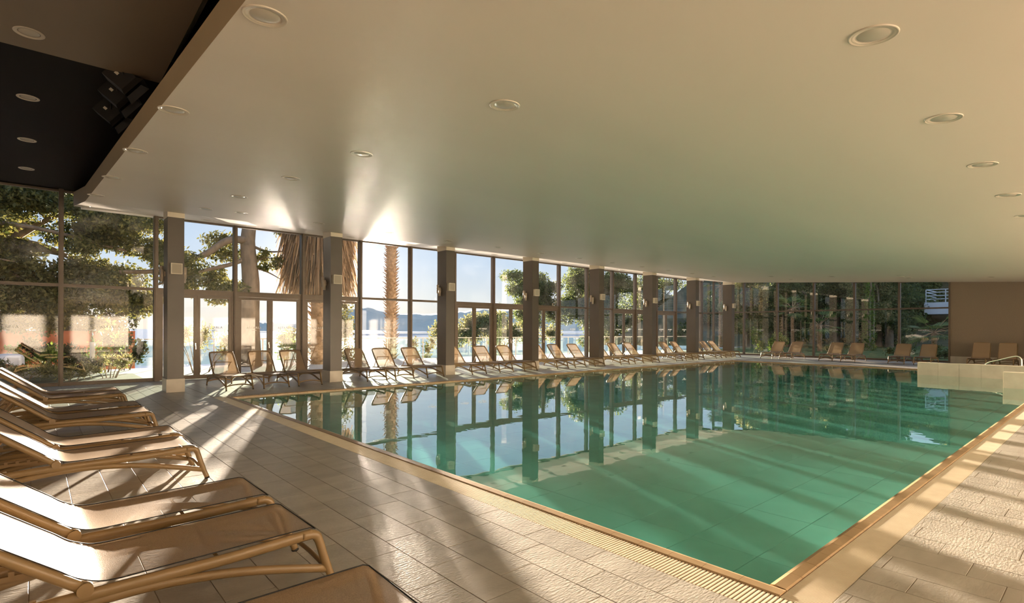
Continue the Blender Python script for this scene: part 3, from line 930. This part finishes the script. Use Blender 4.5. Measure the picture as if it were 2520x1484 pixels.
def quads(name, V, m, rnd):
    me = bpy.data.meshes.new(name)
    nq = len(V) // 4
    me.vertices.add(len(V)); me.vertices.foreach_set('co', V.astype(np.float32).ravel())
    me.loops.add(nq * 4); me.loops.foreach_set('vertex_index', np.arange(nq * 4, dtype=np.int32))
    me.polygons.add(nq); me.polygons.foreach_set('loop_start', np.arange(0, nq * 4, 4, dtype=np.int32))
    try: me.polygons.foreach_set('loop_total', np.full(nq, 4, dtype=np.int32))
    except Exception: pass
    at = me.attributes.new('rnd', 'FLOAT', 'POINT'); at.data.foreach_set('value', rnd.astype(np.float32))
    me.materials.append(M[m]); me.update(calc_edges=True); me.validate()
    return me
def tree(name, label, base, trunk_h, r0, blobs, n, size, m, seed, cat='tree', group=None, branches=True, bark='bark', aspect=.5, shell=.55, limbs=None):
    r = empty(name, base, label=label, cat=cat, group=group)
    rg = random.Random(seed)
    tp = [(0, 0, -.4)]
    for k in range(1, 6):
        tp.append((rg.uniform(-.12, .12) * k * .4, rg.uniform(-.12, .12) * k * .4, trunk_h * k / 5))
    MB().tube(arc(tp, 3), [r0 * (1.25 - .1 * i ** .5) * (1 - .45 * i / 15) for i in range(16)], 10).obj('trunk', bark, r)
    if branches:
        for q, bl in enumerate(blobs[:14]):
            s0 = Vector(tp[3]).lerp(Vector(tp[5]), rg.random())
            e = Vector(bl[:3])
            mid = (s0 + e) / 2 + Vector((rg.uniform(-.3, .3), rg.uniform(-.3, .3), rg.uniform(0, .5)))
            pp = arc([s0, mid, e], 5)
            MB().tube(pp, [r0 * .42 * (1 - .8 * i / (len(pp) - 1)) + .01 for i in range(len(pp))], 7).obj('branch', bark, r)
    for (pts, ra, rb) in (limbs or []):
        pp = arc(pts, 5)
        MB().tube(pp, [ra + (rb - ra) * i / (len(pp) - 1) for i in range(len(pp))], 8).obj('branch', bark, r)
    tag(mesh_obj('foliage', leaf_mesh('foliage', blobs, n, size, m, seed, aspect, .2, shell), r), kind='stuff')
    return r
def blob_cloud(seed, n, cx, cy, cz_, sx, sy, sz, r0, r1):
    rg = random.Random(seed)
    out = []
    for _ in range(n):
        out.append((cx + rg.uniform(-sx, sx), cy + rg.uniform(-sy, sy), cz_ + rg.uniform(-sz, sz), rg.uniform(r0, r1), rg.uniform(r0, r1), rg.uniform(r0, r1) * .6))
    return out
# big spreading tree left of the sun: trunk seen between the first two columns
tree('spreading_tree', 'tall thick-trunked tree with bare lower limbs behind the first doors', (7.0, 25.0, 0), 9.0, .42,
     blob_cloud(11, 26, -3.2, .6, 4.6, 2.6, 1.6, 1.5, .5, 1.1) + blob_cloud(12, 10, -4.4, 0, 2.9, .9, 1.0, .4, .4, .7) + blob_cloud(13, 8, 1.0, .2, 6.4, 1.0, 1.0, .6, .4, .7) + blob_cloud(14, 5, .9, 0, 4.6, .5, .5, .35, .2, .4),
     42000, .14, 'leaf_oak', 21, branches=False,
     limbs=[([(0, 0, 5.4), (-.9, -.1, 5.3), (-1.8, 0, 4.6), (-3.2, .1, 3.9), (-4.6, 0, 3.7)], .17, .07),
            ([(0, 0, 4.7), (-.8, .1, 4.3), (-2.0, 0, 3.9), (-3.4, 0, 3.3)], .11, .04),
            ([(0, 0, 5.2), (.7, 0, 5.0), (1.5, .1, 5.1)], .07, .02), ([(0, 0, 4.4), (.6, 0, 4.7), (1.3, 0, 4.7)], .05, .015),
            ([(0, 0, 4.3), (.7, 0, 4.1), (1.3, 0, 3.8)], .045, .015), ([(0, 0, 6.0), (-1.2, .3, 6.2), (-3, .4, 6.2), (-5.5, 0, 5.4)], .12, .04),
            ([(0, 0, 6.2), (.9, 0, 6.0), (1.8, 0, 6.3)], .06, .02)])
tree('dense_tree', 'dense dark broadleaf tree filling the leftmost panes', (-1.5, 27.5, 0), 5.0, .34,
     blob_cloud(31, 60, .4, -.2, 4.9, 4.4, 2.2, 2.3, .7, 1.35) + blob_cloud(32, 34, .6, -.4, 3.0, 4.2, 1.6, .9, .6, 1.0) + blob_cloud(34, 12, .2, .2, 1.9, 3.6, .8, .35, .5, .8),
     120000, .16, 'leaf_oak', 22,
     limbs=[([(-4, -1.8, 5.6), (-1, -2, 5.2), (1.4, -2, 5.15), (4.2, -1.9, 4.6)], .12, .05), ([(-4, -1.6, 4.0), (-1.5, -2, 4.2), (1, -2, 3.9)], .08, .03)])
tree('dense_tree', 'dense dark tree standing farther left behind the terracotta wall', (-7.5, 30, 0), 5.0, .34,
     blob_cloud(33, 26, 0, 0, 5.0, 3.2, 2.2, 2.4, .8, 1.4), 50000, .2, 'leaf_oak', 23)

def palm(name, label, base, h, r0, stub_n, skirt=None, crown=True, group=None, seed=1, lean=0.0, crown_r=1.8, fronds=18):
    r = empty(name, base, label=label, cat='palm', group=group)
    rg = random.Random(seed)
    zs = [-.6 + (h + .6) * k / 24 for k in range(25)]
    pts = [(lean * (z / h) ** 2 * h, 0, z) for z in zs]
    MB().tube(pts, [r0 * (1.12 if k < 2 else 1) * (1 + .05 * math.sin(k * 2.1)) for k in range(25)], 14).obj('trunk', 'palm_bark', r)
    # old leaf bases, each a short curved wedge
    vs = []; fs = []
    for k in range(stub_n):
        z = h * (k + .5) / stub_n; a = k * 2.399
        ca_, sa_ = math.cos(a), math.sin(a)
        ox = lean * (z / h) ** 2 * h
        ln = r0 * rg.uniform(.5, 1.0); wd = r0 * rg.uniform(.24, .36)
        p = Vector((ox + ca_ * r0 * .93, sa_ * r0 * .93, z)); t = Vector((-sa_, ca_, 0)); o_ = Vector((ca_, sa_, 0))
        n0 = len(vs)
        vs += [p - t * wd - Vector((0, 0, wd * .5)), p + t * wd - Vector((0, 0, wd * .5)), p + Vector((0, 0, wd * .6)), p + o_ * ln + Vector((0, 0, ln * .75)), p + o_ * ln * .8 + t * wd * .4 + Vector((0, 0, ln * .5))]
        fs += [(n0, n0 + 1, n0 + 4, n0 + 3), (n0 + 1, n0 + 2, n0 + 3, n0 + 4), (n0 + 2, n0, n0 + 3)]
    tag(MB().add(vs, fs).obj('leaf_bases', 'palm_bark', r), kind='stuff')
    if skirt:
        z0, z1, ra, nn = skirt
        rs = np.random.RandomState(seed)
        a = rs.rand(nn) * 2 * np.pi; q = rs.rand(nn)
        top = z1 - .5 * rs.rand(nn)
        rr = r0 + .05 + (ra - r0) * rs.rand(nn) ** .8
        L_ = (z1 - z0) * (.25 + .75 * rs.rand(nn)) * (1 - .35 * (rr / ra))
        zt = z0 + (top - z0) * rs.rand(nn) ** .6 + .3
        V = []
        cx, sx = np.cos(a), np.sin(a)
        wdt = .022 + .03 * rs.rand(nn)
        rlow = rr * (.82 + .3 * rs.rand(nn))
        tw = rs.rand(nn) * 3.14
        tx, ty = -sx * np.cos(tw) + cx * np.sin(tw), cx * np.cos(tw) + sx * np.sin(tw)
        A = np.stack([cx * rr * .75 - tx * wdt, sx * rr * .75 - ty * wdt, zt], 1)
        Bv = np.stack([cx * rr * .75 + tx * wdt, sx * rr * .75 + ty * wdt, zt], 1)
        zb = np.maximum(zt - L_, z0 - .5)
        C_ = np.stack([cx * rlow + tx * wdt * .3, sx * rlow + ty * wdt * .3, zb], 1)
        D_ = np.stack([cx * rlow - tx * wdt * .3, sx * rlow - ty * wdt * .3, zb], 1)
        V = np.stack([A, Bv, C_, D_], 1).reshape(-1, 3)
        tag(mesh_obj('dead_frond_skirt', quads('dead_frond_skirt', V, 'leaf_dry', np.repeat(rs.rand(nn), 4)), r), kind='stuff')
    if crown:
        rs = np.random.RandomState(seed + 7)
        tipx = lean * h
        for k in range(fronds):
            a = k * 2.399; el = rs.uniform(-.5, 1.0)
            d = np.array([math.cos(a) * math.cos(el), math.sin(a) * math.cos(el), math.sin(el)])
            side = np.array([-math.sin(a), math.cos(a), 0]); up = np.cross(d, side)
            st = crown_r * rs.uniform(.45, .6); c0 = d * st + np.array([0, 0, -.05])
            nl = 22; fr_ = []
            for j in range(nl):
                b_ = -1.25 + 2.5 * j / (nl - 1)
                dd = d * math.cos(b_) + side * math.sin(b_)
                ln = crown_r * .55 * (.75 + .25 * math.cos(b_)); wv = np.cross(dd, up) * .028
                tip = c0 + dd * ln + np.array([0, 0, -.30 * ln * rs.rand()])
                m1 = c0 + dd * ln * .55
                fr_ += [c0 - wv * .2, m1 - wv, tip, m1 + wv]
            V = np.array(fr_)
            o_ = mesh_obj('frond', quads('frond', V, 'leaf_palm', np.repeat(rs.rand(nl), 4)), r); o_.location = (tipx, 0, h)
            tb = MB().tube([(0, 0, 0), tuple(c0 * .5 + np.array([0, 0, .04])), tuple(c0)], [.025, .015, .010], 5)
            ob = tb.obj('stalk', 'dry_frond', o_)
    return r
palm('fan_palm', 'shaggy palm with a hanging skirt of dead fronds behind the second column', (9.85, 24.6, 0), 7.6, .34, 170, skirt=(3.6, 7.6, 1.75, 5200), seed=3, crown_r=2.0)
palm('fan_palm', 'tall slim palm trunk with leaf stubs beyond the balustrade', (14.9, 27.0, -.6), 10.5, .27, 420, seed=5, crown_r=2.0)

def shrub(name, label, base, blobs, n, size, m, seed, aspect=.35, group=None, stems=6):
    r = empty(name, base, label=label, cat='shrub', group=group)
    rg = random.Random(seed)
    for k in range(stems):
        b_ = blobs[k % len(blobs)]
        MB().tube([(b_[0] * .3, b_[1] * .3, -.1), (b_[0] * .6, b_[1] * .6, b_[2] * .5), (b_[0], b_[1], b_[2])], [.018, .013, .006], 5).obj('stem', 'bark', r)
    tag(mesh_obj('foliage', leaf_mesh('foliage', blobs, n, size, m, seed, aspect, -.6, .1), r), kind='stuff')
    return r
def sb(seed, w_, h_, n=7):
    rg = random.Random(seed)
    return [(rg.uniform(-w_, w_), rg.uniform(-w_ * .6, w_ * .6), h_ * rg.uniform(.3, .85), w_ * .45, w_ * .4, h_ * .25) for _ in range(n)]
SH = [('oleander', 'tall feathery oleander bush outside the first door', (4.6, 22.6, 0), .85, 1.75, 1500, .17, 'leaf_olive', .22),
      ('rosemary_bush', 'low grey-green bush under the second left pane', (1.75, 20.9, 0), .55, .75, 1700, .11, 'leaf_olive', .2),
      ('flowering_shrub', 'small leafy shrub behind the lamp bollard', (1.9, 24.8, 0), .5, 1.35, 500, .14, 'leaf_bright', .4),
      ('green_shrub', 'bright green shrub left of the first mullion', (.15, 24.2, 0), .7, 1.0, 700, .15, 'leaf_bright', .45),
      ('green_shrub', 'fine grassy shrub at the foot of the leftmost pane', (-.4, 21.0, 0), .75, .65, 1300, .14, 'leaf_olive', .15),
      ('rosemary_bush', 'dark low bush in the middle of the second left pane', (.95, 21.6, 0), .6, .7, 2600, .11, 'leaf_shade', .25),
      ('rosemary_bush', 'low grassy tuft just right of the first mullion', (.8, 20.4, 0), .35, .45, 900, .12, 'leaf_olive', .15),
      ('rosemary_bush', 'low dark bush at the left frame edge outside', (-1.3, 20.9, 0), .6, .7, 2200, .12, 'leaf_shade', .25),
      ('hedge_bush', 'rounded green bush outside the second double door', (8.0, 23.5, 0), .6, 1.5, 3000, .10, 'leaf_bright', .5),
      ('hedge_bush', 'bushy shrub at the foot of the shaggy palm', (9.8, 26.3, -.2), .8, 1.8, 2600, .12, 'leaf_oak', .5),
      ('hedge_bush', 'large leafy bush right of the shaggy palm', (11.6, 27.4, -.3), 1.2, 4.0, 3200, .14, 'leaf_oak', .5),
      ('hedge_bush', 'leafy bush left of the slim palm', (12.4, 27.0, -1.0), .8, 1.9, 1500, .14, 'leaf_oak', .5),
      ('hedge_bush', 'leafy bush right of the slim palm', (17.0, 27.4, -1.0), .8, 2.2, 1500, .14, 'leaf_oak', .5),
      ('hedge_bush', 'dark upright bush between palm and shaggy palm', (12.9, 28.6, -.8), .5, 3.0, 1200, .13, 'leaf_dark', .5),
      ('shore_thicket', 'sunlit wooded shore across the cove beyond the sixth bay', (112, 150, -7.2), 10.5, 14.2, 12000, .9, 'leaf_olive', .4),
      ('shore_thicket', 'sunlit wooded shore across the cove beyond the seventh bay', (125, 151, -7.2), 10.5, 14.6, 12000, .9, 'leaf_olive', .4),
      ('shore_thicket', 'wooded shore across the cove behind the fourth column', (140, 148, -7.2), 10.5, 14.8, 12000, .9, 'leaf_olive', .4),
      ('green_shrub', 'bright shrub just outside the end windows near the corner', (38.2, 16.9, 0), .6, 1.7, 1400, .15, 'leaf_bright', .5),
      ('green_shrub', 'bright bushy shrub before the first end window', (37.5, 15.4, 0), .6, 1.4, 1400, .15, 'leaf_bright', .5),
      ('green_shrub', 'low shrub between the end window loungers', (38.0, 12.3, 0), .8, .8, 900, .15, 'leaf_olive', .4),
      ('green_shrub', 'dark low shrub beyond the fifth end window', (38.5, 8.6, 0), .9, 1.1, 1300, .16, 'leaf_dark', .4),
      ('green_shrub', 'dark low shrub beyond the last end window', (39.0, 6.9, 0), .8, .7, 1000, .16, 'leaf_dark', .4),
      ('dark_shrub', 'dark shrub before the terracotta wall, left of the lamp bollard', (.6, 26.0, 0), .8, 1.15, 2600, .14, 'leaf_shade', .45),
      ('dark_shrub', 'dark shrub before the terracotta wall at the left frame edge', (-1.6, 25.6, 0), .8, 1.2, 2600, .14, 'leaf_shade', .45),
      ('dark_shrub', 'dark shrub right of the lamp bollard', (2.6, 25.4, 0), .6, 1.5, 2200, .14, 'leaf_shade', .45),
      ('hedge_bush', 'dense bush added as a sun block between the shaggy palm and the large leafy bush', (10.75, 26.3, -.1), .95, 2.7, 6500, .13, 'leaf_oak', .5)]  # added bush, placed to keep direct sun off the near deck
for k, (a, lb, base, w_, h_, n, sz, m_, asp) in enumerate(SH):
    shrub(a, lb, base, sb(50 + k, w_, h_), n, sz, m_, 70 + k, asp)

TR = [('pine_tree', 'broad pine behind the fourth column', (58.5, 62.0, -5), 12.5, .4, (0, 0, 11.8, 3.6, 2.6, 3.6), 26, 12000, .32, 'leaf_dark'),
      ('pine_tree', 'pine between the fourth and fifth columns', (66.0, 56.5, -5), 13.0, .4, (0, 0, 12.2, 4.2, 2.6, 4.6), 30, 12000, .32, 'leaf_dark'),
      ('evergreen_tree', 'dark evergreen behind the fifth column', (70, 55, -4), 11, .4, (0, 0, 9.5, 4.5, 3, 5.4), 26, 11000, .34, 'leaf_dark'),
      ('evergreen_tree', 'dark evergreen behind the sixth column', (81, 54, -4), 11, .4, (0, 0, 9.5, 4.5, 3, 5.4), 26, 11000, .34, 'leaf_dark'),
      ('evergreen_tree', 'dark evergreen behind the seventh column', (93, 53, -4), 11, .4, (0, 0, 9.5, 4.5, 3, 5.4), 26, 11000, .34, 'leaf_dark'),
      ('evergreen_tree', 'bushy tree outside the corner of the hall', (46.0, 21.5, 0), 5.5, .22, (0, 0, 4.2, 1.5, 1.3, 2.6), 16, 8000, .17, 'leaf_olive'),
      ('evergreen_tree', 'tall dark tree beyond the first end window', (49.0, 19.3, 0), 8.0, .28, (0, 0, 5.4, 2.0, 1.6, 4.0), 24, 9000, .2, 'leaf_dark'),
      ('evergreen_tree', 'tall dark tree beyond the second end window', (52.5, 16.6, 0), 8.0, .28, (0, 0, 5.4, 1.6, 1.6, 4.2), 20, 9000, .2, 'leaf_dark'),
      ('evergreen_tree', 'tall dark tree beyond the third end window', (54, 13.9, 0), 8.0, .28, (0, 0, 5.2, 1.6, 1.5, 4.2), 24, 9000, .2, 'leaf_dark'),
      ('evergreen_tree', 'brown-green tree beyond the fourth end window', (50, 13.4, 0), 7.5, .28, (0, 0, 5.2, 1.4, 1.2, 3.2), 18, 7000, .19, 'leaf_olive'),
      ('evergreen_tree', 'dark tree beside the white balcony', (52, 12.6, 0), 8.0, .28, (0, 0, 5.4, 1.4, .6, 3.4), 18, 7000, .2, 'leaf_dark'),
      ('evergreen_tree', 'pale tree behind the white balcony', (74, 11.0, 1), 9.0, .3, (0, 0, 6.6, 2.2, 3.2, 3.0), 20, 7000, .25, 'leaf_olive')]
for k, (a, lb, base, th, r0, (bx, by_, bz, sx, sy, sz), nb, n, ls, m_) in enumerate(TR):
    tree(a, lb, base, th, r0, blob_cloud(90 + k, int(nb * 1.6), bx, by_, bz - .4, sx, sy, sz, .7 * ls / .18, 1.3 * ls / .18), int(n * 2.4), ls, m_, 110 + k, group='trees beyond the glass')
# clipped hedge behind the garden wall and the wooded bank beyond the end windows
def box_blobs(seed, n, x0, x1, y0, y1, z0, z1, ra, rb):
    rg = random.Random(seed)
    return [(rg.uniform(x0, x1), rg.uniform(y0, y1), rg.uniform(z0, z1), rg.uniform(ra, rb), rg.uniform(ra, rb), rg.uniform(ra, rb) * .7) for _ in range(n)]
r = empty('tall_hedge', (-4, 32, 0), label='tall dark hedge rising behind the terracotta garden wall', cat='hedge')
for k in range(8): MB().tube([(-7 + 2 * k, 0, -.3), (-7 + 2 * k, .1, 2.5)], [.08, .04], 6).obj('trunk', 'bark', r)
tag(mesh_obj('foliage', leaf_mesh('foliage', box_blobs(201, 90, -9, 7.5, -.6, .6, .8, 4.6, .7, 1.1), 52000, .19, 'leaf_shade', 202), r), kind='stuff')
vs = []; fs = []
rgb = random.Random(5)
nyb, nxb = 24, 8
def bank_z(x, y): return max(-.02, (x - 54) * .34 * (1 - .25 * math.sin(y * .21 + x * .1)) + .3 * math.sin(y * .9 + x))
for i in range(nyb + 1):
    for j in range(nxb + 1):
        x = 54 + 40 * j / nxb; y = -6 + 50 * i / nyb
        vs.append((x, y, bank_z(x, y) - .3 * (j == 0)))
for i in range(nyb):
    for j in range(nxb):
        k = i * (nxb + 1) + j; fs.append((k, k + 1, k + nxb + 2, k + nxb + 1))
o = MB().add(vs, fs, True).obj('bank', 'soil'); tag(o, kind='structure')
for q, (y0, y1, lb) in enumerate([(14.5, 19, 'wooded thicket on the bank behind the first end windows'), (19, 26, 'wooded thicket on the bank behind the hall corner'), (26, 35, 'wooded thicket on the bank farthest towards the sea'), (12.6, 15.5, 'wooded thicket on the bank behind the middle end windows'), (3, 9.6, 'wooded thicket on the bank behind the white balcony building')]):
    xc = 60 if q < 4 else 80
    r = empty('thicket', (xc, (y0 + y1) / 2, bank_z(xc, (y0 + y1) / 2)), label=lb, cat='thicket', group='thickets on the bank')
    zc = r.location.z; yc = r.location.y
    bl = []
    rg = random.Random(300 + q)
    for _ in range(46):
        x = rg.uniform(-3.5, 8); y = rg.uniform(y0 - yc - .3, y1 - yc + .3)
        bl.append((x, y, bank_z(xc + x, yc + y) - zc + rg.uniform(.2, 2.8), rg.uniform(.9, 1.5), rg.uniform(.9, 1.5), rg.uniform(.8, 1.3)))
    for k in range(5): MB().tube([(bl[k][0], bl[k][1], bank_z(xc + bl[k][0], yc + bl[k][1]) - zc - .3), (bl[k][0], bl[k][1], bl[k][2])], [.12, .05], 6).obj('trunk', 'bark', r)
    tag(mesh_obj('foliage', leaf_mesh('foliage', bl, 15000, .30, ['leaf_dark', 'leaf_olive', 'leaf_dark', 'leaf_dark', 'leaf_dark'][q], 310 + q), r), kind='stuff')
# cypresses
def cypress(label, base, h, w_, seed, m_='leaf_dark'):
    bl = []
    for k in range(9):
        t = k / 8
        bl.append((0, 0, .4 + (h - .6) * t, w_ * (1 - .75 * t ** 1.5), w_ * (1 - .75 * t ** 1.5), h / 12))
    return tree('cypress', label, base, h * .8, .12, bl, 3000, .13, m_, seed, branches=False, shell=.75)
cypress('small lone cypress on the skyline between third and fourth columns', (68, 80.5, -4), 10.5, .9, 140)
cypress('slim sunlit cypress left of the fourth end mullion', (46.5, 13.6, 0), 8.5, .6, 141, 'leaf_olive')
cypress('slim sunlit cypress right of the fourth end mullion', (46.0, 12.4, 0), 7.5, .5, 142, 'leaf_bright')
palm('garden_palm', 'small palm beyond the second end window', (42.0, 16.2, 0), 3.2, .12, 60, seed=8, crown_r=1.5, group='garden palms', fronds=16, lean=-.02)
palm('garden_palm', 'short stout palm beyond the third end window', (43.0, 14.7, 0), 2.0, .16, 50, seed=9, crown_r=1.6, group='garden palms', fronds=16)
palm('garden_palm', 'low fan palm beside the last end window', (43.0, 8.0, 0), 1.5, .15, 30, seed=10, crown_r=1.8, group='garden palms', fronds=18)
palm('garden_palm', 'fan palm rising at the far corner of the hall', (50.5, 26.2, 0), 6.0, .18, 90, seed=11, crown_r=2.0, group='garden palms', fronds=18)

# terracotta garden wall, planter, lamp bollard, draped pot
o = MB().box((-9, 29.3, -.3), (3.4, 29.6, 1.42)).box((-9, 29.25, 1.42), (3.4, 29.65, 1.48)).obj('garden_wall', 'red_render')
tag(o, 'terracotta-red garden wall seen through the left panes', 'wall')
o = MB().box((-9, 19.75, -.04), (2.55, 22.55, .05)).obj('planting_bed', 'soil'); tag(o, kind='structure')
o = MB().box((-6, 22.6, -.02), (1.3, 22.85, .30)).bbox((-6, 22.55, .30), (1.35, 22.9, .36), .01).obj('planter_edge', 'grey_render')
tag(o, 'low grey planter edge outside the leftmost panes', 'planter')
r = empty('bollard_lamp', (1.52, 23.6, 0), label='white garden lamp bollard with glass top', cat='lamp')
MB().tube([(0, 0, 0), (0, 0, 1.12)], .075, 18).obj('post', 'white_plastic', r)
MB().tube([(0, 0, 1.12), (0, 0, 1.52)], .072, 18).obj('glass_head', 'balustrade_glass', r)
MB().tube([(0, 0, 1.14), (0, 0, 1.50)], .02, 10).obj('lamp_core', 'steel', r)
MB().tube([(0, 0, 1.52), (0, 0, 1.545)], .085, 18).obj('lid', 'white_plastic', r)
r = empty('draped_pot', (-.65, 23.6, 0), label='white cloth draped over an orange pot, far left outside', cat='pot')
MB().lathe([(0, 0), (.22, 0), (.30, .35), (.32, .62), (.28, .66), (.26, .6)], 20).obj('pot', 'terracotta', r)
cl = MB(); vs = []; fs = []
rg = random.Random(8)
for i in range(9):
    for j in range(21):
        a = -2.6 + 3.9 * j / 20; t = i / 8
        rr = .06 + .36 * min(1, t * 1.8) + .03 * math.sin(a * 7) * t
        vs.append((math.cos(a) * rr, math.sin(a) * rr, .78 - .08 * t - .5 * max(0, t - .45) * (1 + .15 * math.sin(a * 5))))
for i in range(8):
    for j in range(20):
        k = i * 21 + j; fs.append((k, k + 1, k + 22, k + 21))
cl.add(vs, fs, True).obj('cloth', 'white_cloth', r)

# white building with a balcony far right
r = empty('balcony_building', (60, 7, 0), label='white building with railed balcony beyond the last end window', cat='building')
MB().box((4, -8, -1), (16, 3.0, 9.5)).obj('wall', 'grey_render', r)
MB().box((0, -8, 3.1), (4, 4.9, 4.15)).obj('balcony_slab', 'white_concrete', r)
for z in (4.45, 4.75, 5.05, 5.3):
    rl = MB().box((.05, -8, z - .03), (.11, 4.8, z + .03)).box((.05, 4.74, z - .03), (4, 4.8, z + .03)).obj('rail', 'white_concrete', r)
for k in range(9):
    MB().box((.05, 4.74 - 1.4 * k, 4.15), (.12, 4.81 - 1.4 * k, 5.3)).obj('post', 'white_concrete', r)
for (y, z) in ((-6, .6), (-3, .6), (0, .6), (-6, 4.3), (-3, 4.3), (0, 4.3)):
    wn = MB().box((3.94, y, z), (4.0, y + 1.4, z + 2.0)).obj('window', 'frame_metal', r)
    MB().box((3.92, y + .1, z + .1), (3.94, y + 1.3, z + 1.9)).obj('pane', 'gasket', wn)
